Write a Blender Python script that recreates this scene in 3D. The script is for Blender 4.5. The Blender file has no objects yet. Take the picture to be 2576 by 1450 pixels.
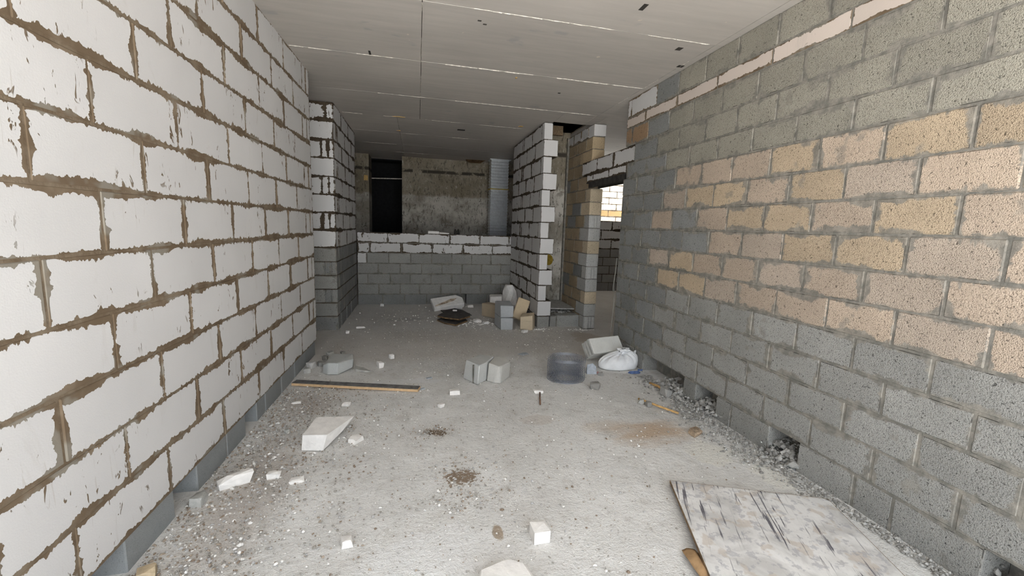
import bpy, bmesh, math, random
from mathutils import Vector, Matrix, noise as mnoise

random.seed(7)
S = bpy.context.scene
COL = S.collection

# ------------------------------------------------------------------ camera, sky, exposure
CH = 1.615
def make_camera():
    f, p, y, r = 1076.63, 0.1425, 0.2191, 0.0330
    cy, sy, cp, sp = math.cos(y), math.sin(y), math.cos(p), math.sin(p)
    fwd = Vector((sy * cp, cy * cp, -sp)); r0 = Vector((cy, -sy, 0)); u0 = r0.cross(fwd)
    ri = r0 * math.cos(r) + u0 * math.sin(r); up = u0 * math.cos(r) - r0 * math.sin(r)
    cd = bpy.data.cameras.new('camera'); cd.sensor_width = 36.0; cd.lens = 36.0 * f / 2576.0
    cd.clip_start = 0.02; cd.clip_end = 200
    o = bpy.data.objects.new('camera', cd); COL.objects.link(o)
    b = -fwd
    o.matrix_world = Matrix(((ri.x, up.x, b.x, 0), (ri.y, up.y, b.y, 0), (ri.z, up.z, b.z, CH), (0, 0, 0, 1)))
    S.camera = o
make_camera()
w = bpy.data.worlds.new('sky'); S.world = w; w.use_nodes = True
bg = w.node_tree.nodes['Background']
bg.inputs[0].default_value = (0.86, 0.93, 1.0, 1); bg.inputs[1].default_value = 2.0
S.view_settings.view_transform = 'Standard'; S.view_settings.look = 'None'
S.cycles.diffuse_bounces = 7; S.view_settings.gamma = 1.0; S.view_settings.use_curve_mapping = False
S.view_settings.exposure = 1.40
def make_sun():
    d = Vector((-.62, -.02, -.78)).normalized(); l = bpy.data.lights.new('sun', 'SUN'); l.energy = 22.0; l.angle = .01; l.color = (1, .985, .96)
    o = bpy.data.objects.new('sun', l); COL.objects.link(o); o.rotation_euler = d.to_track_quat('-Z', 'Y').to_euler()
make_sun()
OPEN_Y = -1.10          # the open front of the room, behind the camera

# ------------------------------------------------------------------ node helpers
class NT:
    def __init__(s, name, rough=0.95):
        s.m = bpy.data.materials.new(name); s.m.use_nodes = True
        s.t = s.m.node_tree; s.b = s.t.nodes['Principled BSDF']
        s.b.inputs['Roughness'].default_value = rough
        s.b.inputs['Specular IOR Level'].default_value = 0.15
        s.g = s.t.nodes.new('ShaderNodeNewGeometry'); s.pos = s.g.outputs['Position']
    def n(s, t, **k):
        x = s.t.nodes.new(t)
        for a, v in k.items(): setattr(x, a, v)
        return x
    def put(s, sock, v):
        if isinstance(v, bpy.types.NodeSocket): s.t.links.new(v, sock)
        elif v is not None:
            if sock.type == 'RGBA' and len(v) == 3: v = (*v, 1)
            sock.default_value = v
    def math(s, op, a, b=None, c=None, clamp=False):
        x = s.n('ShaderNodeMath', operation=op, use_clamp=clamp)
        s.put(x.inputs[0], a); s.put(x.inputs[1], b); s.put(x.inputs[2], c); return x.outputs[0]
    def scale(s, v, sc, off=None):
        x = s.n('ShaderNodeMapping'); s.put(x.inputs[0], v); x.inputs['Scale'].default_value = sc if not isinstance(sc, (int, float)) else (sc,) * 3
        if off: x.inputs['Location'].default_value = off
        return x.outputs[0]
    def rot(s, v, rz, sc=(1, 1, 1)):
        x = s.n('ShaderNodeMapping'); s.put(x.inputs[0], v); x.inputs['Rotation'].default_value = (0, 0, rz)
        return s.scale(x.outputs[0], sc)
    def noise(s, v, sc=1.0, det=2.0, rough=0.5, dist=0.0):
        x = s.n('ShaderNodeTexNoise'); s.put(x.inputs['Vector'], v); x.inputs['Scale'].default_value = sc
        x.inputs['Detail'].default_value = det; x.inputs['Roughness'].default_value = rough; x.inputs['Distortion'].default_value = dist
        return x.outputs[0]
    def vor(s, v, sc=1.0, feat='F1'):
        x = s.n('ShaderNodeTexVoronoi', feature=feat); s.put(x.inputs['Vector'], v); x.inputs['Scale'].default_value = sc
        return x.outputs[0]
    def step(s, v, lo, hi):
        x = s.n('ShaderNodeMapRange', interpolation_type='SMOOTHSTEP'); s.put(x.inputs[0], v)
        s.put(x.inputs[1], lo); s.put(x.inputs[2], hi); return x.outputs[0]
    def mix(s, f, a, b, mode='MIX'):
        x = s.n('ShaderNodeMix', data_type='RGBA', blend_type=mode); x.clamp_factor = True
        s.put(x.inputs[0], f); s.put(x.inputs[6], a); s.put(x.inputs[7], b); return x.outputs[2]
    def bright(s, c, v):   # colour times a value
        x = s.n('ShaderNodeVectorMath', operation='SCALE'); s.put(x.inputs[0], c); s.put(x.inputs['Scale'], v); return x.outputs[0]
    def bump(s, h, strength=0.5, dist=0.01, prev=None):
        x = s.n('ShaderNodeBump'); s.put(x.inputs['Height'], h); x.inputs['Strength'].default_value = strength
        x.inputs['Distance'].default_value = dist
        if prev: s.put(x.inputs['Normal'], prev)
        return x.outputs[0]
    def out(s, col, nrm=None, rough=None):
        s.put(s.b.inputs['Base Color'], col)
        if nrm: s.put(s.b.inputs['Normal'], nrm)
        if rough is not None: s.put(s.b.inputs['Roughness'], rough)
        return s.m
    def info(s):
        o = s.n('ShaderNodeObjectInfo'); return o.outputs['Color'], o.outputs['Alpha'], o.outputs['Random']
    def edges(s):
        r = []
        for nm in ('ea', 'eb'):
            u = s.n('ShaderNodeUVMap', uv_map=nm); x = s.n('ShaderNodeSeparateXYZ'); s.put(x.inputs[0], u.outputs[0]); r += [x.outputs[0], x.outputs[1]]
        return s.math('MINIMUM', r[1], r[3]), s.math('MINIMUM', r[0], r[2])   # to bed joints, to head joints
    def xyz(s, v):
        x = s.n('ShaderNodeSeparateXYZ'); s.put(x.inputs[0], v); return x.outputs

def smear(t, alpha, wide=1.0, soft=0.0012, teeth=1.0):
    """mask of mortar smeared over the edges of a block; the ragged width follows noise along each joint"""
    dh, dv = t.edges()
    res = []
    for d, fs, lo in ((dh, (34, 34, 7), (3.1, 3.1, 5.0)), (dv, (7, 7, 30), (5.0, 5.0, 4.0))):
        big = t.noise(t.scale(t.pos, lo), 1.0, 2.0, 0.55)
        tt = t.noise(t.scale(t.pos, fs), 1.0, 3.0, 0.6)
        a = t.math('MULTIPLY', t.step(big, 0.38, 0.78), 0.040 * wide)
        b = t.math('MULTIPLY', t.step(tt, 0.40, 0.80), 0.024 * teeth)
        wdt = t.math('MULTIPLY', t.math('ADD', t.math('ADD', a, b), 0.0035), alpha)
        res.append(t.step(t.math('SUBTRACT', wdt, d), 0.0, soft))
    return t.math('MAXIMUM', res[0], res[1])

# ------------------------------------------------------------------ materials
BROWN = (0.145, 0.105, 0.068)
def mat_aac(name='aerated_block', B=BROWN, B2=(0.22, 0.17, 0.12), B3=(0.27, 0.25, 0.212)):
    t = NT(name); col, al, rnd = t.info()
    m = smear(t, al, 1.0)
    fl = t.noise(t.scale(t.pos, (22, 22, 9)), 1.0, 3.0, 0.65, 0.6); zone = t.noise(t.pos, 2.3, 1.0)
    fleck = t.math('MULTIPLY', t.step(fl, 0.635, 0.66), t.step(zone, 0.5, 0.58))
    big = t.math('MULTIPLY', t.step(t.noise(t.scale(t.pos, (9, 9, 6), (2, 5, 1)), 1.0, 4.0, 0.6, 0.5), 0.70, 0.715), t.step(zone, 0.46, 0.52))
    fleck = t.math('MULTIPLY', t.math('MAXIMUM', fleck, big), t.step(al, 0.35, 0.6))
    m2 = t.math('MAXIMUM', m, fleck)
    tone = t.noise(t.pos, 1.7, 3.0); fine = t.noise(t.pos, 60, 2.0)
    v = t.math('ADD', 0.86, t.math('MULTIPLY', tone, 0.18)); v = t.math('ADD', v, t.math('MULTIPLY', t.math('SUBTRACT', rnd, 0.5), 0.05))
    scr = t.noise(t.rot(t.pos, 0.0, (7, 7, 2.2)), 1.0, 4.0, 0.7, 1.2)
    dust = t.math('MULTIPLY', t.step(scr, 0.6, 0.75), 0.22)
    white = t.bright(col, v)
    ln = t.noise(t.rot(t.scale(t.pos, (1, 1, 1)), 0.0, (26, 26, 3.2)), 1.0, 3.0, 0.6, 1.6); dust = t.math('MAXIMUM', dust, t.math('MULTIPLY', t.math('MULTIPLY', t.step(ln, 0.655, 0.70), t.step(zone, 0.47, 0.55)), 0.4))
    white = t.mix(dust, white, (0.42, 0.385, 0.35))
    mt = t.noise(t.pos, 9, 3.0); mort = t.mix(t.step(mt, 0.4, 0.75), B, B2); mort = t.mix(t.math('MULTIPLY', t.step(t.noise(t.pos, 3.3, 3.0, 0.7), 0.54, 0.62), 0.75), mort, B3)
    c = t.mix(m2, white, mort)
    h = t.math('ADD', t.math('MULTIPLY', m2, 0.8), t.math('MULTIPLY', t.noise(t.pos, 160, 2.0), 0.25))
    return t.out(c, t.bump(h, 0.5, 0.004))
def mat_cmu():
    t = NT('concrete_block'); col, al, rnd = t.info()
    dh, dv = t.edges()
    m = smear(t, al, 1.35, 0.014, 1.0)
    patch = t.math('MULTIPLY', t.step(t.noise(t.pos, 4.5, 3.0, 0.6), 0.64, 0.70), t.step(al, 0.2, 0.45)); m = t.math('MAXIMUM', m, t.math('MULTIPLY', patch, 0.6))
    g = t.noise(t.pos, 165, 2.0, 0.6); pit = t.step(g, 0.44, 0.37); g3 = t.noise(t.pos, 80, 2.0, 0.5, 0.6); pit3 = t.step(g3, 0.36, 0.31)
    g2 = t.noise(t.pos, 330, 2.0, 0.6)
    v = t.math('ADD', 0.82, t.math('MULTIPLY', t.noise(t.pos, 3.5, 2.0), 0.4)); v = t.math('ADD', v, t.math('MULTIPLY', t.math('SUBTRACT', rnd, 0.5), 0.16))
    v = t.math('MULTIPLY', v, t.math('ADD', 0.76, t.math('MULTIPLY', g2, 0.48)))
    c = t.bright(col, v); c = t.mix(t.math('MULTIPLY', pit, 0.50), c, t.bright(col, 0.25)); c = t.mix(t.math('MULTIPLY', pit3, 0.75), c, t.bright(col, 0.13))
    mv = t.noise(t.pos, 14, 4.0, 0.65); mort = t.mix(t.step(mv, 0.35, 0.7), (0.165, 0.158, 0.14), (0.30, 0.278, 0.24))
    c = t.mix(t.math('MULTIPLY', m, 0.9), c, mort)
    crk = t.math('MULTIPLY', t.step(t.math('MINIMUM', dh, dv), 0.0045, 0.002), t.step(t.noise(t.pos, 6.0, 3.0, 0.7), 0.52, 0.58)); crk = t.math('MULTIPLY', crk, t.step(al, 0.3, 0.5))
    c = t.mix(t.math('MULTIPLY', crk, 0.8), c, (0.03, 0.028, 0.025))
    h = t.math('ADD', t.math('MULTIPLY', g, t.math('SUBTRACT', 1.0, t.math('MULTIPLY', m, 0.75))), t.math('MULTIPLY', m, 0.35))
    h = t.math('ADD', h, t.math('ADD', t.math('MULTIPLY', t.noise(t.pos, 40, 3.0), 0.35), t.math('MULTIPLY', t.noise(t.pos, 11, 3.0), 0.5)))
    return t.out(c, t.bump(h, 0.9, 0.009))
def mat_cast():
    t = NT('cast_block'); col, al, rnd = t.info(); n = t.noise(t.pos, 9, 4.0, 0.6); g = t.noise(t.pos, 190, 2.0, 0.6); e = t.noise(t.pos, 30, 4.0, 0.7)
    v = t.math('ADD', 0.78, t.math('ADD', t.math('MULTIPLY', n, 0.26), t.math('MULTIPLY', g, 0.2)))
    c = t.bright(col, v); c = t.mix(t.math('MULTIPLY', t.step(g, 0.38, 0.32), 0.35), c, t.bright(col, 0.3))
    return t.out(c, t.bump(t.math('ADD', t.math('MULTIPLY', g, 0.5), e), 0.6, 0.006))
def mat_mortar(name, a, b, sc=9):
    t = NT(name); n = t.noise(t.pos, sc, 4.0, 0.65)
    c = t.mix(t.step(n, 0.35, 0.7), a, b)
    return t.out(c, t.bump(t.noise(t.pos, 70, 4.0), 0.7, 0.006))
def mat_simple(name, col, var=0.2, sc=12, bump=0.3, rough=0.9, bsc=60, col2=None):
    t = NT(name, rough); n = t.noise(t.pos, sc, 4.0, 0.6)
    c2 = col2 or tuple(x * (1 - var) for x in col)
    c = t.mix(t.step(n, 0.3, 0.7), c2, tuple(min(1, x * (1 + var * .5)) for x in col))
    return t.out(c, t.bump(t.noise(t.pos, bsc, 3.0), bump, 0.004))
def mat_ceiling():
    t = NT('cast_concrete_ceiling'); _, _, rnd = t.info()
    big = t.noise(t.pos, 0.9, 3.0); st = t.noise(t.scale(t.pos, (1.6, 14, 1)), 1.0, 4.0, 0.6, 0.3)
    v = t.math('ADD', 0.78, t.math('MULTIPLY', big, 0.26)); v = t.math('ADD', v, t.math('MULTIPLY', t.math('SUBTRACT', st, 0.5), 0.30))
    v = t.math('ADD', v, t.math('MULTIPLY', t.math('SUBTRACT', rnd, 0.5), 0.10))
    c = t.bright((0.52, 0.485, 0.445), v)
    sp = t.noise(t.pos, 7.5, 2.0, 0.5); spots = t.step(sp, 0.755, 0.77)
    c = t.mix(t.math('MULTIPLY', spots, 0.85), c, (0.62, 0.56, 0.47))
    bl = t.step(t.noise(t.scale(t.pos, (3, 5, 1), (4, 9, 0)), 1.0, 3.0), 0.66, 0.74)
    c = t.mix(t.math('MULTIPLY', bl, 0.35), c, (0.26, 0.265, 0.285))
    return t.out(c, t.bump(t.noise(t.scale(t.pos, (6, 40, 1)), 1.0, 3.0), 0.15, 0.004), 0.8)
def mat_floor():
    t = NT('dusty_concrete_floor'); P = t.pos; xx, yy, zz = t.xyz(P)
    n1 = t.noise(P, 1.1, 4.0, 0.6); n2 = t.noise(P, 5.5, 5.0, 0.65); n3 = t.noise(P, 38, 4.0, 0.7); n4 = t.noise(P, 120, 2.0)
    c = t.mix(t.step(n1, 0.35, 0.65), (0.635, 0.622, 0.602), (0.735, 0.723, 0.703))
    c = t.mix(t.math('MULTIPLY', t.step(n2, 0.5, 0.72), 0.55), c, (0.82, 0.81, 0.795))
    c = t.mix(t.math('MULTIPLY', t.step(n2, 0.46, 0.30), 0.5), c, (0.48, 0.455, 0.42))
    def spot(x, y, rx, ry, colr, amt, lo=0.45, hi=0.6, nz=n2, rz=0.0):
        m = t.n('ShaderNodeMapping', vector_type='TEXTURE'); t.put(m.inputs[0], P)
        m.inputs['Location'].default_value = (x, y, 0); m.inputs['Rotation'].default_value = (0, 0, rz); m.inputs['Scale'].default_value = (rx, ry, 1)
        q = t.xyz(m.outputs[0]); d = t.math('SQRT', t.math('ADD', t.math('POWER', t.math('ABSOLUTE', q[0]), 2.0), t.math('POWER', t.math('ABSOLUTE', q[1]), 2.0)))
        fall = t.step(d, 1.0, 0.0)
        return t.math('MULTIPLY', t.step(t.math('ADD', t.math('MULTIPLY', fall, 0.62), t.math('MULTIPLY', nz, 0.75)), lo + 0.22, hi + 0.22), amt), colr
    # trodden earth band across the middle of the floor
    band = t.math('MULTIPLY', t.step(yy, 4.9, 5.3), t.step(yy, 6.9, 6.2))
    c = t.mix(t.math('MULTIPLY', band, 0.62), c, (0.56, 0.525, 0.485))
    c = t.mix(t.math('MULTIPLY', t.step(yy, 6.2, 7.0), 0.60), c, (0.60, 0.58, 0.555))
    for a in (spot(1.85, 2.95, .80, .50, (0.50, 0.365, 0.245), .85, .40, .85, t.noise(t.scale(P, (2.2, 9, 1)), 1.0, 5.0, 0.65)), spot(1.55, 3.1, .55, .3, (0.54, 0.43, 0.33), .5, .4, .85),
              spot(2.12, 2.60, .38, .36, (0.72, 0.70, 0.65), .95), spot(2.35, 2.25, .22, .4, (0.72, 0.70, 0.65), .9),
              spot(-1.0, 2.6, .60, 1.7, (0.33, 0.275, 0.23), .55, .38, .78, n3), spot(-0.95, 3.9, .50, .6, (0.31, 0.255, 0.21), .5, .40, .75, n3),
              spot(0.14, 3.22, .24, .13, (0.19, 0.135, 0.085), .95, .52, .64, n3, -.4), spot(0.28, 2.58, .34, .26, (0.21, 0.145, 0.09), .9, .60, .68, n3),
              spot(-0.1, 4.35, .75, .18, (0.74, 0.74, 0.745), .7), spot(0.1, 1.9, .8, .5, (0.76, 0.755, 0.75), .6), spot(0.42, 2.03, .06, .13, (0.30, 0.22, 0.14), .8),
              spot(0.9, 7.2, .5, .45, (0.50, 0.49, 0.475), .8), spot(-0.2, 7.35, .7, .3, (0.46, 0.45, 0.435), .6),
              spot(2.5, 5.9, .5, .8, (0.40, 0.33, 0.25), .5), spot(1.0, 3.3, .3, .2, (0.45, 0.37, 0.30), .35)):
        c = t.mix(a[0], c, a[1])
    sp = t.step(n3, 0.60, 0.68); c = t.mix(t.math('MULTIPLY', sp, 0.45), c, (0.76, 0.75, 0.73))
    dk = t.step(n3, 0.41, 0.34); c = t.mix(t.math('MULTIPLY', dk, 0.40), c, (0.30, 0.28, 0.255))
    h = t.math('ADD', t.math('MULTIPLY', n3, 1.0), t.math('ADD', t.math('MULTIPLY', n4, 0.35), t.math('MULTIPLY', n2, 1.2)))
    return t.out(c, t.bump(h, 0.75, 0.012))
def mat_oldconcrete():
    t = NT('stained_shaded_concrete'); P = t.pos; x, y, z = t.xyz(P)
    n = t.noise(t.scale(P, (1.4, 1.4, 2.0)), 1.0, 5.0, 0.65); n2 = t.noise(t.scale(P, (22, 22, 8)), 1.0, 4.0, 0.7, 1.0); n3 = t.noise(t.scale(P, (5, 5, 4)), 1.0, 5.0, 0.7, 0.5)
    c = t.mix(t.step(n, 0.35, 0.65), (0.27, 0.245, 0.205), (0.52, 0.49, 0.44))
    up = t.step(t.math('ADD', z, t.math('MULTIPLY', n3, 0.25)), 2.40, 2.48); c = t.mix(t.math('MULTIPLY', up, 0.72), c, (0.19, 0.155, 0.10))  # weaker light high on the wall put into the colour
    c = t.mix(t.math('MULTIPLY', t.step(n2, 0.56, 0.62), 0.72), c, (0.06, 0.052, 0.042))
    c = t.mix(t.math('MULTIPLY', t.step(n3, 0.56, 0.66), 0.55), c, (0.12, 0.10, 0.075))
    c = t.mix(t.math('MULTIPLY', t.step(n2, 0.40, 0.33), 0.55), c, (0.55, 0.52, 0.47))
    band = t.math('MULTIPLY', t.step(z, 2.86, 2.89), t.step(z, 2.97, 2.93)); c = t.mix(t.math('MULTIPLY', band, t.step(n3, 0.40, 0.5)), c, (0.06, 0.052, 0.042))
    return t.out(c, t.bump(t.math('ADD', n2, n3), 0.5, 0.008))
def mat_board():
    t = NT('mortar_caked_plywood', 0.7); P = t.n('ShaderNodeTexCoord').outputs['Object']
    q = t.rot(P, 0.12, (1, 1, 1)); a = t.noise(t.scale(q, (42, 2.4, 5)), 1.0, 4.0, 0.6, 0.5); b = t.noise(P, 4.2, 4.0, 0.6, 0.8); d = t.noise(P, 17, 4.0, 0.65)
    c = t.mix(t.step(b, 0.35, 0.62), (0.53, 0.52, 0.505), (0.72, 0.71, 0.695))
    c = t.mix(t.math('MULTIPLY', t.step(t.noise(P, 7, 3.0, .6), 0.56, 0.62), 0.5), c, (0.48, 0.405, 0.33))
    c = t.mix(t.math('MULTIPLY', t.step(d, 0.53, 0.60), 0.5), c, (0.33, 0.33, 0.36))
    zone = t.step(t.noise(P, 2.6, 2.0), 0.42, 0.55)
    c = t.mix(t.math('MULTIPLY', t.math('MULTIPLY', t.step(a, 0.585, 0.63), zone), 0.9), c, (0.09, 0.085, 0.105))
    return t.out(c, t.bump(t.math('ADD', d, a), 0.35, 0.006))
def mat_island(name, stops):
    t = NT(name); r = t.n('ShaderNodeValToRGB'); t.put(r.inputs[0], t.g.outputs['Random Per Island'])
    e = r.color_ramp.elements; r.color_ramp.interpolation = 'CONSTANT'
    while len(e) < len(stops): e.new(0.5)
    for el, (p, c) in zip(e, stops): el.position = p; el.color = (*c, 1)
    return t.out(t.bright(r.outputs[0], t.math('ADD', 0.85, t.math('MULTIPLY', t.noise(t.pos, 90, 2.0), 0.3))))
def mat_metal(name, col, rough, met=1.0):
    t = NT(name, rough); t.b.inputs['Metallic'].default_value = met
    v = t.math('ADD', 0.8, t.math('MULTIPLY', t.noise(t.pos, 25, 3.0), 0.4)); return t.out(t.bright(col, v))

M = dict(
    aac=mat_aac(), aacd=mat_aac('aerated_block_far_contrast', (0.062, 0.045, 0.03), (0.095, 0.072, 0.05), (0.10, 0.085, 0.066)), mort_d=mat_mortar('far_contrast_mortar', (0.055, 0.042, 0.03), (0.095, 0.075, 0.055)), cmu=mat_cmu(), cast=mat_cast(), ceil=mat_ceiling(), floor=mat_floor(), old=mat_oldconcrete(), board=mat_board(),  # aacd, mort_d: same mortar, far-wall contrast put into a darker colour
    mort_b=mat_mortar('brown_mortar', BROWN, (0.225, 0.18, 0.13)), mort_g=mat_mortar('grey_mortar', (0.165, 0.158, 0.14), (0.285, 0.265, 0.23), 14),
    seam=mat_simple('pale_seam_fin', (0.66, 0.62, 0.55), 0.4, 30), dark=mat_simple('recess_shade', (0.05, 0.045, 0.04)),
    plain=mat_simple('outer_render', (0.42, 0.41, 0.39), 0.15), ground=mat_simple('outdoor_ground', (0.55, 0.54, 0.52), 0.12, 2),
    white=mat_simple('broken_aerated_concrete', (0.80, 0.775, 0.745), 0.10, 14, 0.7, 0.95, 45), grey=mat_simple('broken_concrete', (0.43, 0.425, 0.40), 0.22, 18, 0.8, 0.95, 70),
    gravel=mat_island('mixed_gravel', ((0, (.30, .28, .25)), (.3, (.42, .41, .40)), (.5, (.24, .185, .14)), (.68, (.36, .30, .24)), (.85, (.62, .60, .57)))),
    rubble=mat_island('grey_rubble', ((0, (.24, .23, .215)), (.35, (.33, .32, .30)), (.75, (.40, .39, .37)), (.92, (.50, .49, .47)))),
    crumbs=mat_island('white_crumbs', ((0, (.78, .76, .73)), (.5, (.72, .70, .67)), (.8, (.62, .60, .57)))),
    pale=mat_simple('pale_rib', (0.50, 0.50, 0.485), 0.12, 30), black=mat_simple('unlit_black', (0.012, 0.012, 0.013), 0.3), wood=mat_simple('raw_timber', (0.62, 0.43, 0.25), 0.18, 25, 0.2), bark=mat_simple('grey_dirty_film', (0.16, 0.155, 0.15), 0.4, 22, 0.4),
    ply=mat_simple('plywood_edge', (0.23, 0.165, 0.105), 0.3, 40, 0.3), kraft=mat_simple('brown_paper', (0.42, 0.27, 0.145), 0.25, 18, 0.4),
    slate=mat_simple('dark_sheet', (0.105, 0.10, 0.095), 0.4, 10, 0.5), rust=mat_simple('rusty_scorched_board', (0.215, 0.14, 0.075), 0.55, 16, 0.6),
    sack=mat_simple('woven_plastic_sack', (0.77, 0.775, 0.785), 0.10, 9, 0.25, 0.6, 140), zinc=mat_metal('galvanised_sheet', (0.74, 0.78, 0.81), 0.3, 0.55), wire=mat_metal('galvanised_wire', (0.26, 0.28, 0.325), 0.5, 0.5),
    steel=mat_simple('black_steel', (0.05, 0.047, 0.043), 0.4, 12, 0.4), rusty=mat_simple('rusty_iron', (0.20, 0.115, 0.075), 0.3, 60), blue=mat_simple('blue_plastic', (0.10, 0.15, 0.30), 0.3, 40, 0.3, 0.5),
    paleblue=mat_simple('pale_blue_film', (0.42, 0.45, 0.49), 0.15, 40), red=mat_simple('faded_red_plastic', (0.50, 0.27, 0.28), 0.15), orange=mat_simple('orange_wood', (0.58, 0.36, 0.15), 0.25, 40),
    stain=mat_simple('brown_dirt_stain', (0.52, 0.44, 0.35), 0.6, 14, .3, .95, 60, (.28, .21, .15)), clod=mat_simple('brown_clod', (0.36, 0.27, 0.19), 0.5, 30, .8), ochre=mat_simple('ochre_stain', (0.30, 0.20, 0.03), 0.3, 20), tan=mat_simple('tan_split_concrete', (0.50, 0.40, 0.27), 0.15, 40, 0.7, 0.95, 120),
    tape=mat_simple('yellow_tape', (0.55, 0.42, 0.12), 0.2), cable=mat_simple('grey_cable', (0.30, 0.285, 0.26), 0.1),
    foam=mat_simple('yellow_foam', (0.62, 0.42, 0.17), 0.25, 60),
)

# ------------------------------------------------------------------ mesh helpers
def link(name, me, parent=None, loc=None, rot=None, mat=None):
    o = bpy.data.objects.new(name, me); COL.objects.link(o)
    if mat is not None and me is not None and len(me.materials) == 0: me.materials.append(mat)
    if loc is not None: o.location = loc
    if rot is not None: o.rotation_euler = rot
    if parent is not None: o.parent = parent
    return o
def tag(o, label=None, cat=None, group=None, kind=None):
    if label: o['label'] = label
    if cat: o['category'] = cat
    if group: o['group'] = group
    if kind: o['kind'] = kind
    return o
def pyd(name, v, f, smooth=False):
    me = bpy.data.meshes.new(name); me.from_pydata(v, [], f); me.update()
    if smooth:
        for p in me.polygons: p.use_smooth = True
    return me
def boxes(name, L):
    """one mesh from (x0,x1,y0,y1,z0,z1) boxes"""
    v, f = [], []
    for x0, x1, y0, y1, z0, z1 in L:
        b = len(v); v += [(x0, y0, z0), (x1, y0, z0), (x1, y1, z0), (x0, y1, z0), (x0, y0, z1), (x1, y0, z1), (x1, y1, z1), (x0, y1, z1)]
        f += [tuple(b + i for i in q) for q in ((0, 3, 2, 1), (4, 5, 6, 7), (0, 1, 5, 4), (1, 2, 6, 5), (2, 3, 7, 6), (3, 0, 4, 7))]
    return pyd(name, v, f)
_cache = {}
def block_mesh(L, H, T, bev, mat, key=''):
    k = (round(L, 3), round(H, 3), round(T, 3), bev, mat.name, key)
    if k in _cache: return _cache[k]
    bm = bmesh.new(); bmesh.ops.create_cube(bm, size=1.0)
    for v in bm.verts: v.co = Vector((v.co.x * L, (v.co.y + .5) * T, v.co.z * H))
    if key == 'notch':      # fluted end: grooves cut down the face towards -y
        pass
    bmesh.ops.bevel(bm, geom=list(bm.edges), offset=bev, segments=1, affect='EDGES', profile=0.6)
    ua = bm.loops.layers.uv.new('ea'); ub = bm.loops.layers.uv.new('eb')
    for f in bm.faces:
        n = f.normal; ax = max(range(3), key=lambda i: abs(n[i]))
        for l in f.loops:
            c = l.vert.co
            if ax == 0: u0, u1 = c.y, T - c.y
            else: u0, u1 = c.x + L / 2, L / 2 - c.x
            if ax == 2: v0, v1 = c.y, T - c.y
            else: v0, v1 = c.z + H / 2, H / 2 - c.z
            l[ua].uv = (u0, v0); l[ub].uv = (u1, v1)
    me = bpy.data.meshes.new('block'); bm.to_mesh(me); bm.free(); me.materials.append(mat); _cache[k] = me
    return me
JN = 0.010
def put_block(parent, p, th, s0, s1, z0, z1, T, kind, colr, alpha, proud=0.0, name='block', jn=JN, zup=None):
    mt, bev = (M['aac'], 0.004) if kind == 'a' else (M['aacd'], 0.004) if kind == 'A' else ((M['cast'], 0.006) if kind == 's' else (M['cmu'], 0.006))
    L = s1 - s0 - jn; H = z1 - z0 - jn
    me = block_mesh(L, H, T, bev, mt)
    d = Vector((math.cos(th), math.sin(th), 0)); n = Vector((-math.sin(th), math.cos(th), 0))
    c = Vector((p[0], p[1], 0)) + d * ((s0 + s1) / 2) - n * (proud + random.uniform(-.0025, .0025)); c.z = (z0 + z1) / 2
    o = link(name, me, parent, c, (random.uniform(-.004, .004), random.uniform(-.003, .003), th + random.uniform(-.004, .004)))
    o.color = (*colr, alpha); return o
def wall(name, label, p, th, T, courses, mort, rec=0.005, extra=None):
    """p, th: a point and the direction of the front line; courses: (z0, z1, [(s0, s1, kind, colour, smear) or (s0, s1, None)])"""
    d = Vector((math.cos(th), math.sin(th), 0)); n = Vector((-math.sin(th), math.cos(th), 0)); v, f = [], []
    def cb(s0, s1, z0, z1, a, b):
        k = len(v)
        for z in (z0, z1):
            for s, q in ((s0, a), (s1, a), (s1, b), (s0, b)):
                c = Vector((p[0], p[1], 0)) + d * s + n * q; v.append((c.x, c.y, z))
        f.extend(tuple(k + i for i in q) for q in ((0, 3, 2, 1), (4, 5, 6, 7), (0, 1, 5, 4), (1, 2, 6, 5), (2, 3, 7, 6), (3, 0, 4, 7)))
    todo = []
    ztop = max(c[1] for c in courses)
    for z0, z1, bl in courses:
        zt = z1 - .012 if z1 >= ztop - 1e-4 else z1; bl = sorted(bl, key=lambda q: q[0])
        for bi, b in enumerate(bl):
            if b[2] is None:
                cb(b[0], b[1], z0, z1, b[3] if len(b) > 3 else T * 0.6, T - rec); continue
            tt = b[6] if len(b) > 6 else T
            i0 = .012 if bi == 0 or bl[bi - 1][2] is None or bl[bi - 1][1] < b[0] - 1e-4 else 0
            i1 = .012 if bi == len(bl) - 1 or bl[bi + 1][2] is None or bl[bi + 1][0] > b[1] + 1e-4 else 0
            sink = max(0, -(b[5] if len(b) > 5 else 0))
            cb(b[0] + i0, b[1] - i1, z0, zt, rec + sink, tt - rec); todo.append((b, z0, z1, tt))
    o = link(name, pyd(name, v, f), None, mat=mort); tag(o, label, 'wall', kind='structure')
    for b, z0, z1, tt in todo: put_block(o, p, th, b[0], b[1], z0, z1, tt, b[2], b[3], b[4], b[5] if len(b) > 5 else 0.0)
    return o
def runs(j): return list(zip(j[:-1], j[1:]))
def rnd_col(c, a=0.06):
    k = 1 + random.uniform(-a, a); return tuple(min(1, x * k) for x in c)
WHITE = (0.62, 0.609, 0.603); CREAM = (0.62, 0.54, 0.48); GREY = (0.315, 0.31, 0.292); GREYD = (0.255, 0.258, 0.252); GREEN = (0.335, 0.315, 0.264); PALE = (0.50, 0.50, 0.485)
TANS = ((0.475, 0.385, 0.305), (0.485, 0.385, 0.275), (0.465, 0.388, 0.318), (0.49, 0.395, 0.31)); ORNG = (0.35, 0.235, 0.145); BEIGE = (0.54, 0.42, 0.27)

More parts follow.
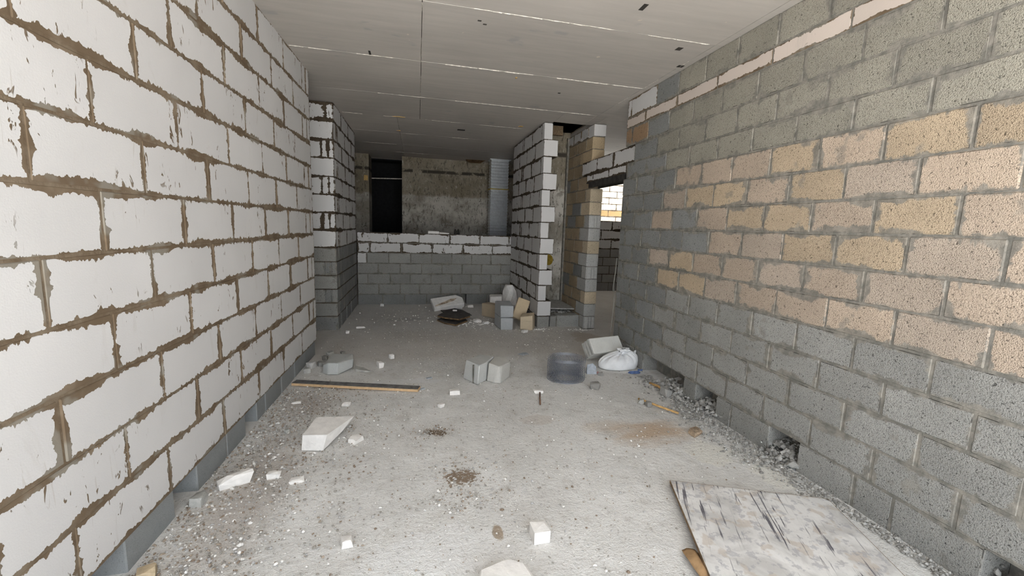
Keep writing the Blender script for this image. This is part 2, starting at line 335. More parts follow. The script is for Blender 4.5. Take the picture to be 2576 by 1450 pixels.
# ------------------------------------------------------------------ floor and ceiling
def build_floor():
    x0, x1, y0, y1 = -4.2, 9.0, -3.4, 15.2; v, f = [], []
    xs = [x0 + (x1 - x0) * i / 120 for i in range(121)]; ys = [y0 + (y1 - y0) * i / 170 for i in range(171)]
    for y in ys:
        for x in xs:
            z = 0.012 * mnoise.noise(Vector((x * 1.3, y * 1.3, 0))) + 0.006 * mnoise.noise(Vector((x * 4, y * 4, 3)))
            v.append((x, y, z - 0.006))
    W = len(xs)
    for j in range(len(ys) - 1):
        for i in range(W - 1): f.append((j * W + i, j * W + i + 1, j * W + W + i + 1, j * W + W + i))
    tag(link('floor', pyd('floor', v, f, True), mat=M['floor']), 'dusty grey concrete floor strewn with crumbs and brown stains', 'floor', kind='structure')
build_floor()
g = link('ground', boxes('ground', [(-40, 45, -45, -3.4, -0.5, -0.03), (-40, -4.2, -3.4, 45, -0.5, -0.03), (9, 45, -3.4, 45, -0.5, -0.03), (-4.2, 9, 15.2, 45, -0.5, -0.03)]), mat=M['ground'])
tag(g, 'pale bare ground outside the building', 'ground', kind='structure')

def cz(x): return 3.252 - 0.0095 * (x + 1.2)      # underside of the slab, slightly out of level
def build_ceiling():
    # carrying slab above the formwork-marked skin; a shaft hole near the right recess
    hx0, hx1, hy0, hy1 = 2.03, 2.66, 6.56, 7.56
    slab = [(-4.2, 8.2, -1.3, hy0, 3.30, 3.46), (-4.2, hx0, hy0, hy1, 3.30, 3.46), (hx1, 8.2, hy0, hy1, 3.30, 3.46), (-4.2, 8.2, hy1, 10.62, 3.30, 3.46), (-4.2, 3.6, 10.62, 14.2, 3.30, 3.46), (3.6, 8.2, 10.62, 13.3, 3.30, 3.46)]  # last piece added over the yard, unseen, to keep skylight out of the side room
    c = link('ceiling', boxes('ceiling', slab), mat=M['ceil']); tag(c, 'grey cast concrete ceiling with pale formwork seams', 'ceiling', kind='structure')
    ys = [-1.3, -0.16, 1.06, 2.28, 3.49, 4.71, 5.98, 7.19, 8.41, 9.63, 10.62, 11.9, 14.2]
    def panel(x0, x1, y0, y1):
        gp = 0.003; v, f = [], []
        for (x, y) in ((x0 + gp, y0 + gp), (x1 - gp, y0 + gp), (x1 - gp, y1 - gp), (x0 + gp, y1 - gp)): v.append((x, y, cz(x) + random.uniform(-.0015, .0015)))
        for (x, y) in ((x0, y0), (x1, y0), (x1, y1), (x0, y1)): v.append((x, y, 3.31))
        f = [(0, 1, 2, 3)[::-1], (4, 5, 6, 7), (0, 1, 5, 4), (1, 2, 6, 5), (2, 3, 7, 6), (3, 0, 4, 7)]
        link('panel', pyd('panel', v, f), c, mat=M['ceil'])
    for i, (y0, y1) in enumerate(runs(ys)):
        xs = [-4.2, -2.42, 0.03, 2.5, 4.9, 8.2] if y0 < 7 else [-4.2, -2.75, -0.32, 2.12, 4.55, 8.2]
        if y0 >= 10.6: xs = [-4.2, -2.75, -0.32, 2.12, 3.6]
        for x0, x1 in runs(xs):
            # leave the shaft hole open
            if x1 <= hx0 or x0 >= hx1 or y1 <= hy0 or y0 >= hy1: panel(x0, x1, y0, y1); continue
            a0, a1, b0, b1 = max(x0, hx0), min(x1, hx1), max(y0, hy0), min(y1, hy1)
            if x0 < a0: panel(x0, a0, y0, y1)
            if x1 > a1: panel(a1, x1, y0, y1)
            if y0 < b0: panel(a0, a1, y0, b0)
            if y1 > b1: panel(a0, a1, b1, y1)
    # thin fins of cement that ran into the formwork joints
    def fin(p0, p1, wd, seed, gaps=0.25):
        rr = random.Random(seed); a, b = Vector(p0), Vector(p1); L = (b - a).length; d = (b - a) / L; nn = Vector((-d.y, d.x)); v, f = [], []; s = 0
        while s < L:
            e = min(L, s + rr.uniform(.06, .35))
            if rr.random() > gaps + .12:
                k = max(2, int((e - s) / .03)); base = len(v)
                for i in range(k + 1):
                    q = a + d * (s + (e - s) * i / k) + nn * rr.uniform(-.003, .003); wv = wd * rr.uniform(.15, .7); z = cz(q.x)
                    v += [(q.x + nn.x * wv, q.y + nn.y * wv, z + .002), (q.x, q.y, z - wd * rr.uniform(.4, .9)), (q.x - nn.x * wv, q.y - nn.y * wv, z + .002)]
                for i in range(k):
                    m = base + i * 3; f += [(m, m + 3, m + 4, m + 1), (m + 1, m + 4, m + 5, m + 2)]
            s = e + rr.uniform(0, .05)
        if f: link('seam', pyd('seam', v, f), c, mat=M['seam'])
    for k, (y, x0, x1, gp, wd) in enumerate(((2.28, -1.2, 2.5, .3, .006), (3.49, -.35, 2.5, .12, .007), (3.49, -1.22, -.35, .6, .004), (4.71, -1.2, -.2, .3, .006), (4.71, .0, 2.5, .04, .009), (5.98, -.5, 2.6, .3, .006), (7.19, -1.12, 1.85, .15, .007), (8.41, -.4, 1.8, .35, .006), (9.63, -1.1, -.2, .2, .006), (10.62, -.5, .6, .2, .008))):
        fin((x0, y), (x1, y), wd, k, gp)
    for k, (x, y0, y1, gp, wd) in enumerate(((.03, 2.0, 3.55, .15, .009), (.03, 3.55, 4.75, .3, .006), (.03, 4.75, 6.1, .2, .008), (.045, 6.1, 7.1, .4, .006), (-.32, 7.2, 10.6, .4, .006), (2.5, 1.5, 5.6, .35, .005))):
        fin((x, y0), (x, y1), wd, 50 + k, gp)
    # small holes and pock marks as solid boxes, their shade put into the colour
    for x, y, sx, sy in ((0.727, 7.7, .13, .09), (2.254, 3.65, .05, .06), (1.60, 3.10, .035, .09), (-.459, 4.65, .02, .10), (2.50, 4.0, .06, .05), (1.66, 5.2, .03, .03), (.48, 3.67, .03, .02), (.53, 3.72, .03, .018)):
        z = cz(x); link('pocket', boxes('pocket', [(x - sx / 2, x + sx / 2, y - sy / 2, y + sy / 2, z - .002, z + .02)]), c, mat=M['dark'])
    # scraps of yellow packing left in the joints
    for x, y, sx, sy, r in ((-.27, 7.16, .22, .05, 0), (1.62, 7.03, .10, .08, .3), (-.33, 8.2, .09, .05, .2), (1.05, 4.85, .03, .06, 0)):
        rr = random.Random(int(x * 100 + 500)); pts = [(x + math.cos(a) * sx / 2 * rr.uniform(.5, 1.1), y + math.sin(a) * sy / 2 * rr.uniform(.5, 1.1)) for a in [i * math.pi / 4 for i in range(8)]]
        v = [(px, py, cz(px) - .006) for px, py in pts] + [(px, py, cz(px) + .004) for px, py in pts]
        f = [tuple(range(7, -1, -1)), tuple(range(8, 16))] + [(i, (i + 1) % 8, 8 + (i + 1) % 8, 8 + i) for i in range(8)]
        link('packing_scrap', pyd('packing_scrap', v, f), c, mat=M['foam'])
    # the rim of the shaft hole, with its plank
    link('shaft_rim', boxes('shaft_rim', [(hx0 - .0, hx1, hy1, hy1 + .05, 3.2, 3.9), (hx0 - .05, hx0, hy0, hy1, 3.28, 3.9), (hx1, hx1 + .05, hy0, hy1, 3.28, 3.9), (hx0, hx1, hy0 - .05, hy0, 3.28, 3.9), (hx0 - .05, hx1 + .05, hy0 - .05, hy1 + .05, 3.9, 3.95)]), c, mat=M['old'])
    link('plank', boxes('plank', [(2.05, 2.48, 7.44, 7.5, 3.225, 3.38)]), c, mat=M['ply'])
build_ceiling()

# ------------------------------------------------------------------ left wall of large aerated blocks
def left_courses():
    out = []
    top = 3.243; h = 0.2556
    for k in range(1, 13):
        z1 = top - (k - 1) * h; z0 = z1 - h
        ph = .57 if k % 2 == 0 else .27
        if k == 1: z1 = 3.262; ph = .30
        j = [OPEN_Y]; y = ph - .61 * 3
        while y < 5.40:
            if y > OPEN_Y + .12: j.append(y)
            y += .61
        j.append(5.456)
        if k % 2: j.insert(-1, 5.33)
        out.append((z0, z1, [(a, b, 'a', rnd_col(WHITE, .025), .80) for a, b in runs(j)]))
    zb = top - 12 * h
    base = []
    edges = [(OPEN_Y, 0.1), (.16, .62), (.70, 1.16), (1.24, 1.70), (2.06, 2.455), (2.675, 3.07), (3.07, 3.385), (3.60, 3.78), (3.79, 4.19), (4.20, 4.60), (4.61, 5.0), (5.01, 5.456)]
    prev = None
    for a, b in edges:
        if prev is not None and a - prev > .03: base.append((prev, a, None, .17))
        base.append((a, b, 's', rnd_col((0.265, 0.275, 0.278)), 0.25, -.022)); prev = b
    base = [q for q in base]
    out.append((-0.04, zb, base))
    return out
WL = wall('wall_left', 'long wall of big white aerated blocks with ragged brown mortar joints', (-1.3066, 0), math.atan2(1, .0197), 0.2, left_courses(), M['mort_b'], 0.004)

# ------------------------------------------------------------------ right wall of hollow concrete blocks
ZR = [3.222, 2.995, 2.871, 2.658, 2.45, 2.26, 2.05, 1.845, 1.637, 1.43, 1.23, 1.024, .818, .614, .413, .205, -.03]
def right_courses():
    out = []
    for k in range(1, 16):
        z1, z0 = ZR[k - 1], ZR[k]
        if k == 1: j = [OPEN_Y, -.8, -.395, .01, .415, .82, 1.225, 1.63, 2.05, 2.465, 2.875, 3.28, 3.69, 4.11, 4.52, 5.10, 5.2]
        elif k == 2: j = [OPEN_Y, -.74, -.13, .48, 1.09, 1.70, 2.31, 2.91, 3.51, 4.12, 4.74, 5.2]
        else:
            ph = 1.60 if k % 2 == 0 else 1.805; y = ph - .405 * 7; j = [OPEN_Y]
            while y < 5.14:
                if y > OPEN_Y + .1: j.append(y)
                y += .405
            j.append(5.2)
            if k == 3: j[-3:] = [4.66, 5.03, 5.2]
            if k == 4: j = [q for q in j if q < 4.7] + [4.955]
            if k == 5: j = [q for q in j if q < 4.8] + [5.135]
        bl = []
        for a, b in runs(j):
            y = (a + b) / 2; al = 1.0; kind = 'c'; gl = .55 if k > 11 else .9
            if k == 1: cc, kind, al = (WHITE, 'a', .7) if y > 4.52 else (GREYD if y > 4.11 else GREEN, 'c', .8)
            elif k == 2: cc, kind, al = CREAM, 'a', .5
            elif k == 3: cc = ORNG if y > 4.66 else (GREYD if y > 4.23 else GREEN)
            elif k in (4, 5): cc = GREYD if y > (4.43 if k == 4 else 4.23) else GREEN
            elif k == 6: cc = GREYD if y > 4.02 else random.choice(TANS)
            elif k == 7: cc = GREYD if y > 4.21 else random.choice(TANS)
            elif k == 8: cc = GREYD if (y > 4.4 or 3.62 < y < 4.02) else random.choice(TANS)
            elif k == 9: cc = GREYD if y > 3.41 else random.choice(TANS)
            elif k == 10: cc = GREYD if y > 4.4 else random.choice(TANS)
            elif k == 11: cc = GREYD if y > 4.2 else random.choice(TANS)
            else: cc, al = (GREYD if y > 4.1 else GREY), .9
            if k == 5 and False: pass
            bl.append((-b, -a, kind, rnd_col(cc, .07), al))
        out.append((z0, z1, bl))
    e = [(4.62, 5.2, 1), (4.38, 4.61, 1), (3.60, 4.38, 0), (3.40, 3.60, 1), (3.12, 3.40, 0), (2.935, 3.12, 1), (2.53, 2.935, 1), (2.28, 2.53, 0), (1.887, 2.28, 1), (1.67, 1.887, 1), (1.27, 1.67, 1), (.95, 1.27, 0), (.5, .95, 1), (OPEN_Y, .5, 1)]
    out.append((ZR[16], ZR[15], [((-b, -a, 'c', rnd_col(GREY), .5) if q else (-b, -a, None, .185)) for a, b, q in e]))
    return out
WR = wall('wall_right', 'long block wall with tan rows above grey rows and a thin cream row', (2.572, 0), -math.pi / 2, 0.2, right_courses(), M['mort_g'], 0.004)

# lintel over the side doorway
def lintel():
    cs = [(2.45, 2.658, [(-6.69, -6.10, 'A', WHITE, .95), (-6.10, -5.55, 'A', WHITE, .95), (-5.55, -4.955, 'A', WHITE, 1.0)]),
          (2.335, 2.45, [(-6.48, -6.24, 'A', WHITE, .8), (-6.24, -5.68, 'A', WHITE, .8), (-5.68, -5.135, 'A', WHITE, .8)])]
    o = wall('wall_lintel', 'two white block rows on a black steel angle above the side doorway', (2.585, 0), -math.pi / 2, 0.2, cs, M['mort_d'], .005)
    link('steel_angle', boxes('steel_angle', [(2.59, 2.78, 5.05, 6.5, 2.322, 2.335), (2.592, 2.603, 5.2, 6.41, 2.245, 2.325), (2.75, 2.76, 5.2, 6.41, 2.245, 2.325)]), o, mat=M['steel'])
lintel()

# pier that carries the lintel, running back to the recess
def pier():
    z = [.003 + i * .2035 for i in range(12)]; z[11] = 2.245
    BG = (.60, .50, .36); fr = [PALE, PALE, BG, PALE, PALE, PALE, BG, PALE, PALE, BG, BG]
    cs = []
    TB = (0.40, 0.315, 0.215)
    for k in range(11):
        e = [6.4, 6.60, 7.0, 7.40, 7.56] if k % 2 == 0 else [6.4, 6.78, 7.18, 7.56]
        bl = []
        for i, (a, b) in enumerate(runs(e)):
            cc = rnd_col(fr[k] if i == 0 else (TB if (k + i) % 5 else GREYD)); bl.append((-b, -a, 'c', cc, .45 if i else .12))
        cs.append((z[k], z[k + 1], bl))
    cs.append((2.245, 2.45, [(-7.56, -7.35, 'c', GREYD, .5), (-7.35, -6.96, 'c', TB, .5), (-6.96, -6.5, 'c', TB, .5)]))
    cs.append((2.45, 2.658, [(-7.56, -7.18, 'c', TB, .5), (-7.18, -6.7, 'c', TB, .5)]))
    cs.append((2.658, 2.845, [(-7.56, -7.27, 'c', TB, .5), (-7.27, -6.89, 'c', TB, .5), (-6.89, -6.42, 'c', (.55, .43, .28), .1)]))
    cs.append((2.845, 3.03, [(-7.56, -7.48, 'c', TB, .5), (-7.48, -7.06, 'c', TB, .5), (-7.06, -6.68, 'c', TB, .5), (-6.68, -6.42, 'c', (.55, .43, .28), .1)]))
    cs.append((3.03, 3.212, [(-7.56, -7.27, 'a', WHITE, .7), (-7.27, -6.93, 'a', WHITE, .7), (-6.93, -6.62, 'a', WHITE, .7), (-6.62, -6.40, 'a', WHITE, .1)]))
    o = wall('wall_pier', 'narrow block pier beside the side doorway with beige and grey jamb blocks', (2.63, 0), -math.pi / 2, 0.2, cs, M['mort_g'], .008)
    # fluted faces of the open block ends in the jamb
    for k in (0, 4, 8):
        zc0, zc1 = z[k] + .012, z[k + 1] - .012
        for x, wd in ((2.645, .06), (2.72, .03), (2.765, .045)):
            link('rib', boxes('rib', [(x, x + wd, 6.393, 6.41, zc0, zc1)]), o, mat=M['pale'])
    link('mortar_line', boxes('mortar_line', [(2.60, 2.634, 7.50, 7.57, .2, 3.2)]), o, mat=M['mort_g'])
pier()

# toothed partition end of white blocks
def stub():
    z = [.185 + i * .2522 for i in range(13)]; cs = []
    for k in range(12):          # k = 0 lowest
        wide = k % 2 == 0
        if wide: bl = [(-8.75, -8.2, 'A', WHITE, .85), (-8.2, -7.63, 'A', WHITE, .85), (-7.63, -7.06, 'A', WHITE, .85), (-7.06, -6.56, 'A', WHITE, .22, 0, .225)]
        else: bl = [(-8.75, -7.98, 'A', WHITE, .85, 0, .165), (-7.98, -7.88, 'A', WHITE, .85, 0, .165), (-7.88, -7.30, 'A', WHITE, .85, 0, .165), (-7.30, -6.71, 'A', WHITE, .85, 0, .165), (-6.71, -6.575, 'A', WHITE, .12, 0, .135)]
        cs.append((z[k], z[k + 1], bl))
    cs.append((-.03, .185, [(-8.75, -8.2, 'c', GREYD, .3), (-8.2, -7.8, 'c', GREYD, .3), (-7.8, -7.4, 'c', GREYD, .3), (-7.4, -7.0, 'c', GREYD, .3), (-7.0, -6.55, 'c', GREY, .15)]))
    wall('wall_stub', 'white block partition with a toothed end in the middle of the room', (1.895, 0), -math.pi / 2, .2, cs, M['mort_d'], .004)
stub()

# left pier
def left_pier():
    z = [1.222 + i * .2535 for i in range(9)]; cs = []; fr = []
    for k in range(8):
        if k % 2 == 0: e = [6.86, 6.95, 7.60, 8.29, 8.75]
        else: e = [6.67, 7.286, 7.967, 8.68, 8.75]
        cs.append((z[k], z[k + 1], [(a, b, 'A', WHITE, .85) for a, b in runs(e)]))
    zc = [-.03] + [.205 + i * .2034 for i in range(6)]
    for k in range(6):
        e = [6.86, 7.2, 7.68, 8.16, 8.5, 8.75] if k % 2 else [6.66, 7.0, 7.46, 7.93, 8.35, 8.75]
        if k == 0: bl = [(6.66, 6.86, 'c', GREYD, .3), (6.86, 6.98, None, .1), (6.98, 7.4, 'c', GREYD, .3), (7.4, 7.5, None, .1), (7.5, 7.9, 'c', GREYD, .3), (7.9, 8.0, None, .1), (8.0, 8.75, 'c', GREYD, .3)]
        else: bl = [(a, b, 'c', rnd_col(GREYD), .6) for a, b in runs(e)]
        cs.append((zc[k], zc[k + 1], bl))
    wall('wall_left_pier', 'pier left of the back niche, white blocks over grey blocks', (-1.157, 0), math.pi / 2, .2, cs, M['mort_d'], .004)
    cs = []
    for k in range(8):
        if k % 2 == 0: bl = [(-1.98, -1.158, 'A', WHITE, .5)]
        else: bl = [(-1.98, -1.60, 'A', WHITE, .6), (-1.575, -1.37, 'A', WHITE, 1.0), (-1.345, -1.158, 'A', WHITE, .9)] if k < 7 else [(-1.98, -1.36, 'A', WHITE, .6), (-1.34, -1.158, 'A', WHITE, .7)]
        if k % 2: bl = [(-1.98, -1.33, 'A', WHITE, 1.0), (-1.33, -1.238, 'A', WHITE, .7), (-1.238, -1.158, 'A', WHITE, .8)] if k < 7 else [(-1.98, -1.257, 'A', WHITE, 1.2), (-1.257, -1.158, 'A', WHITE, 1.0)]
        cs.append((z[k], z[k + 1], bl))
    for k in range(6):
        if k % 2: bl = [(-1.98, -1.158, 'c', rnd_col(GREY), .5)]
        else: bl = [(-1.98, -1.33, 'c', rnd_col(GREY), .9), (-1.33, -1.238, 'c', rnd_col(GREYD), .9), (-1.238, -1.158, 'c', rnd_col(GREY), .6)]
        if k == 0: bl = [(-1.98, -1.158, 'c', (.25, .25, .245), .9)]
        cs.append((zc[k], zc[k + 1], bl))
    wall('wall_left_return', 'front face of the left pier, white blocks with brown double joints', (0, 6.66), 0.0, .2, cs, M['mort_d'], .006)
left_pier()

# low wall closing the niche
def low_wall():
    cs = []; y = 8.75
    def rw(z0, z1, e, kind, cc, al): cs.append((z0, z1, [(a, b, kind, rnd_col(cc, .05), al) for a, b in runs(e)]))
    rw(1.222, 1.422, [-1.15, -.576, .023, .63, 1.241, 1.852, 1.93], 'A', WHITE, .75)
    rw(1.022, 1.222, [-1.15, -.915, -.314, .284, .898, 1.507, 1.93], 'A', WHITE, .75)
    cs.append((.818, 1.022, [(-1.15, -.97, 'A', WHITE, .3)] + [(a, b, 'c', rnd_col(GREY), .5) for a, b in runs([-.97, -.558, -.137, .271, .676, 1.078, 1.477, 1.93])]))
    rw(.613, .818, [-1.15, -.757, -.339, .077, .48, .891, 1.287, 1.691, 1.93], 'c', GREY, .5)
    rw(.408, .613, [-1.15, -.955, -.53, -.149, .262, .681, 1.075, 1.488, 1.93], 'c', GREY, .5)
    rw(.203, .408, [-1.15, -.751, -.341, .035, .461, .863, 1.274, 1.704, 1.93], 'c', GREY, .5)
    cs.append((-.03, .203, [(a, b, 'c', rnd_col(GREYD), .4) for a, b in runs([-1.15, -.68, -.256, .177, .58, .878])] + [(.878, .98, None, .19)] + [(a, b, 'c', rnd_col(GREYD), .4) for a, b in runs([.98, 1.417, 1.93])]))
    wall('wall_low', 'chest-high wall across the niche, two white rows over grey rows', (0, y), 0.0, .2, cs, M['mort_g'], .005)
low_wall()

# ------------------------------------------------------------------ cast concrete behind, shaft, far room
def old(name, label, L): return tag(link(name, boxes(name, L), mat=M['old']), label, 'wall', kind='structure')
old('wall_back', 'stained cast concrete wall behind the chest-high wall', [(-.385, 3.55, 11.25, 11.45, -.03, 3.31)])
old('wall_back_pier', 'dark concrete pier left of the black doorway at the back', [(-2.6, -1.17, 11.25, 11.9, -.03, 3.31)])
sh = old('wall_shaft', 'mottled concrete wall at the back of the narrow recess', [(2.06, 2.74, 7.565, 7.72, -.03, 3.9)])
def disc(name, c, r, mat, parent, n=20, depth=.003):
    v = [(c[0] + r * .82 * math.cos(i * 2 * math.pi / n), c[1] - depth, c[2] + r * math.sin(i * 2 * math.pi / n)) for i in range(n)] + [(c[0] + r * .82 * math.cos(i * 2 * math.pi / n), c[1] + .003, c[2] + r * math.sin(i * 2 * math.pi / n)) for i in range(n)]
    f = [tuple(range(n))[::-1], tuple(range(n, 2 * n))] + [(i, (i + 1) % n, n + (i + 1) % n, n + i) for i in range(n)]
    link(name, pyd(name, v, f), parent, mat=mat)
disc('paint_mark', (2.36, 7.565, 1.03), .10, M['ochre'], sh)
tag(link('wall_outer', boxes('wall_outer', [
    (-4.4, -4.2, -1.3, 14.4, -.03, 3.46), (-4.2, -1.52, OPEN_Y - .2, OPEN_Y, -.03, 3.3), (2.79, 8.2, OPEN_Y - .2, OPEN_Y, -.03, 3.3), (8.2, 8.4, OPEN_Y - .2, 13.3, -.03, 3.46),
    (-4.2, 3.6, 14.2, 14.4, -.03, 3.46), (-4.2, -2.6, 11.25, 11.45, -.03, 3.31), (2.72, 2.9, 8.95, 11.25, -.03, 3.31), (3.4, 3.6, 11.25, 14.4, -.03, 3.46), (-4.2, -1.98, 8.75, 8.95, -.03, 3.3), (2.72, 2.9, 7.58, 8.95, -.03, 3.3)]), mat=M['plain']),
    'plain outer walls of the neighbouring rooms', 'wall', kind='structure')
tag(link('wall_shade_panels', boxes('wall_shade_panels', [(-2.6, -.2, 12.5, 12.7, -.03, 3.31), (-.385, -.36, 11.45, 12.5, -.03, 3.25), (-2.6, -.36, 11.95, 12.5, 3.215, 3.25)]), mat=M['black']), 'added black panels standing in for the darkness behind the back doorway', 'wall', kind='structure')  # added black surfaces; the darkness of the room is put into their colour
# room beyond the side doorway: a low shaded wall and a bright wall outdoors
def beyond():
    cs = []
    for k, (z0, z1) in enumerate(((1.60, 1.845), (1.36, 1.60), (1.115, 1.36))):
        e = [3.75 + .61 * i - .3 * (k % 2) for i in range(9)]; e[0] = 3.75
        cs.append((z0, z1, [(a, b, 'A', WHITE, .9) for a, b in runs(e)]))
    for k in range(5):
        z0 = -.03 if k == 0 else k * .223; e = [3.75 + .405 * i - .2 * (k % 2) for i in range(13)]; e[0] = 3.75
        cs.append((z0, (k + 1) * .223, [(a, b, 'c', rnd_col(GREY), .4) for a, b in runs(e)]))
    wall('wall_side_room', 'shaded low wall seen through the side doorway', (0, 10.5), 0, .15, cs, M['mort_d'], .004)
    cs = []
    for k in range(9):
        z0 = 1.42 + k * .222; ph = .0 if k % 2 else .3; e = [5.3] + [5.5 + ph + .61 * i for i in range(6)] + [9.0]
        cs.append((z0, z0 + .222, [(a, b, 'a', ((.42, .27, .13) if k == 3 and 6.0 < a < 7.3 else (.56, .49, .40)), .5) for a, b in runs(e)]))
    wall('wall_outdoor', 'brightly lit cream block wall seen at the top of the side doorway', (0, 14.6), 0, .2, cs, M['mort_d'], .004)
beyond()

# shelf-high sill between the partition end and the pier
def sill():
    cs = [(-.03, .192, [(2.12, 2.24, 'c', GREY, .6), (2.24, 2.64, 'c', (.40, .40, .38), .35)])]
    wall('wall_sill', 'single pale block course closing the foot of the narrow recess', (0, 6.60), 0.0, .17, cs, M['mort_g'], .006)
sill()

# ------------------------------------------------------------------ loose things
def chunk_mesh(dx, dy, dz, seed, rough=.25, cuts=3):
    rr = random.Random(seed); bm = bmesh.new()
    for sx in (-1, 1):
        for sy in (-1, 1):
            for sz in (0, 1):
                for _ in range(2): bm.verts.new((sx * dx / 2 * (1 - rr.random() * rough), sy * dy / 2 * (1 - rr.random() * rough), dz * (sz * (1 - rr.random() * rough))))
    for _ in range(cuts): bm.verts.new((rr.uniform(-.5, .5) * dx, rr.uniform(-.5, .5) * dy, dz * (1 + rr.uniform(0, .08))))
    r = bmesh.ops.convex_hull(bm, input=bm.verts); bmesh.ops.delete(bm, geom=list({e for e in r['geom_interior'] + r['geom_unused'] if isinstance(e, bmesh.types.BMVert)}), context='VERTS')
    z0 = min(v.co.z for v in bm.verts)
    for v in bm.verts: v.co.z -= z0
    me = bpy.data.meshes.new('fragment'); bm.to_mesh(me); bm.free(); return me
def hull(name, pts, bev=0.0):
    bm = bmesh.new()
    for p in pts: bm.verts.new(p)
    r = bmesh.ops.convex_hull(bm, input=bm.verts)
    if bev: bmesh.ops.dissolve_limit(bm, angle_limit=.05, verts=list(bm.verts), edges=list(bm.edges)); bmesh.ops.bevel(bm, geom=list(bm.edges), offset=bev, segments=1, affect='EDGES')
    me = bpy.data.meshes.new(name); bm.to_mesh(me); bm.free(); return me

FR = 'white block fragments on the floor'
for i, (x, y, dx, dy, dz, rz, lab) in enumerate((
    (-1.085, 2.72, .20, .075, .07, .55, 'long tapering white fragment lying below the near left base blocks'),
    (-.885, 2.76, .085, .05, .035, .1, 'small oblong white fragment right of the long tapering one'),
    (-.735, 2.69, .09, .05, .02, .2, 'flat crumbly white fragment below the big white wedge'),
    (-.35, 2.08, .055, .07, .04, .3, 'upright pointed white fragment alone near the bottom of the photo'),
    (.628, 1.955, .09, .09, .07, .05, 'white cube-shaped fragment left of the caked plywood sheet'),
    (.348, 3.955, .10, .055, .045, .06, 'neat rectangular white fragment below the pair of grey blocks'),
    (1.165, 3.885, .10, .05, .03, -.05, 'oval white fragment at the head of the rusty rod'),
    (.205, 3.685, .055, .05, .03, .7, 'rounded white fragment on bare floor below the neat rectangular one'),
    (-.306, 5.17, .06, .06, .05, .4, 'white fragment furthest from the batten, beyond the grey half block'),
    (-.412, 4.86, .06, .09, .06, .5, 'white fragment standing right of the thin concrete flake'),
    (-1.05, 3.93, .085, .035, .02, .12, 'thin white fragment below the left end of the batten'),
    (-.62, 3.83, .075, .05, .03, -.3, 'white fragment below the middle of the batten'),
    (1.76, 8.33, .12, .1, .06, .4, 'pale fragment at the foot of the niche wall beside the sack'),
    (1.02, 8.36, .13, .08, .05, .1, 'pale flat fragment left of the beige block'),
    (.98, 7.05, .11, .13, .05, .5, 'white fragment right of the scorched boards'),
    (1.11, 6.92, .09, .08, .04, .3, 'white fragment in the crumbs left of the stacked grey blocks'),
    (.68, 7.88, .09, .04, .035, .0, 'little white fragment lying on the dark sheet'),
    (-.85, 6.75, .14, .04, .03, .2, 'slim white fragment by the foot of the left pier'),
    (-1.0, 6.45, .06, .05, .04, .2, 'white fragment in front of the left pier'),
    (-.68, 8.55, .08, .05, .05, .1, 'white fragment at the foot of the low niche wall'),
    (-.45, 3.16, .10, .09, .03, .9, 'crumbly white fragment at the broken side of the big wedge'),
    (1.62, 6.28, .10, .07, .04, .4, 'white fragment between the stacked grey blocks and the beige block'),
    (2.53, 4.62, .06, .06, .05, .2, 'small pale stone at the right foot of the white sack'))):
    z = 0.012 if lab.startswith('little') else -.004
    o = link('block_fragment', chunk_mesh(dx, dy, dz, 40 + i, .42 if i not in (4, 5) else .15), None, (x, y, z), (0, 0, rz), M['white']); tag(o, lab, 'fragment', FR)
# big wedge snapped off a white block
o = link('block_wedge', hull('block_wedge', [(-.80, 3.07, 0), (-.655, 3.045, 0), (-.52, 3.50, 0), (-.77, 3.36, 0), (-.785, 3.05, .125), (-.62, 3.03, .125), (-.61, 3.10, .125), (-.48, 3.31, .125), (-.755, 3.335, .125), (-.55, 3.2, .06)]), mat=M['white'])
tag(o, 'large white wedge broken off an aerated block, left of the floor centre', 'block piece')
o = link('block_slab', hull('block_slab', [(.285, 1.74, 0), (.52, 1.69, 0), (.55, 1.45, 0), (.22, 1.45, 0), (.275, 1.72, .075), (.41, 1.76, .08), (.485, 1.72, .08), (.55, 1.45, .08), (.22, 1.45, .08)], .01), mat=M['white'])
tag(o, 'white block piece cut off by the bottom edge of the photo', 'block piece')

def stones():
    for i, (x, y, s, lab) in enumerate(((-1.15, 4.75, .09, 'grey stone nearest the batten in the cluster by the left wall'), (-1.14, 4.90, .12, 'largest pale stone against the foot of the left wall'), (-1.06, 4.97, .09, 'pale stone right of the largest one by the left wall'),
        (-1.0, 4.93, .10, 'white speckled stone touching the grey half block'), (-1.03, 5.33, .10, 'pale stone at the top of the cluster behind the grey half block'), (-.97, 5.25, .07, 'small pale stone behind the grey half block'), (-1.06, 5.2, .08, 'pale stone behind the speckled one'), (-.90, 5.4, .06, 'small stone furthest behind the grey half block'),
        (2.43, 3.66, .13, 'pale lump of mortar in front of the recessed base blocks'), (1.78, 3.92, .12, 'crumbling mortar lump in front of the wire mesh roll'), (2.07, 3.50, .07, 'grey pebble on the lower orange stick'), (2.11, 3.44, .07, 'pale pebble beside the lower orange stick'),
        (-.98, 3.37, .05, 'blue-grey pebble left of the big white wedge'), (2.0, 4.27, .07, 'pale stone between the wire mesh roll and the sack'), (-1.21, 2.55, .10, 'grey stone in the gap under the left wall'))):
        tag(link('stone', chunk_mesh(s * .9, s * .7, s * .55, 300 + i, .62, 9), None, (x, y, -.004), (0, 0, i), M['grey'] if i in (0, 4, 10, 12, 14) else M['rubble']), lab, 'stone', 'loose stones on the floor')
stones()
tag(link('yellow_stone', chunk_mesh(.075, .06, .045, 77, .4, 5), None, (-1.19, 2.02, -.004), (0, 0, .3), M['tan']), 'yellowish stone at the bottom of the left wall near the frame edge', 'stone')

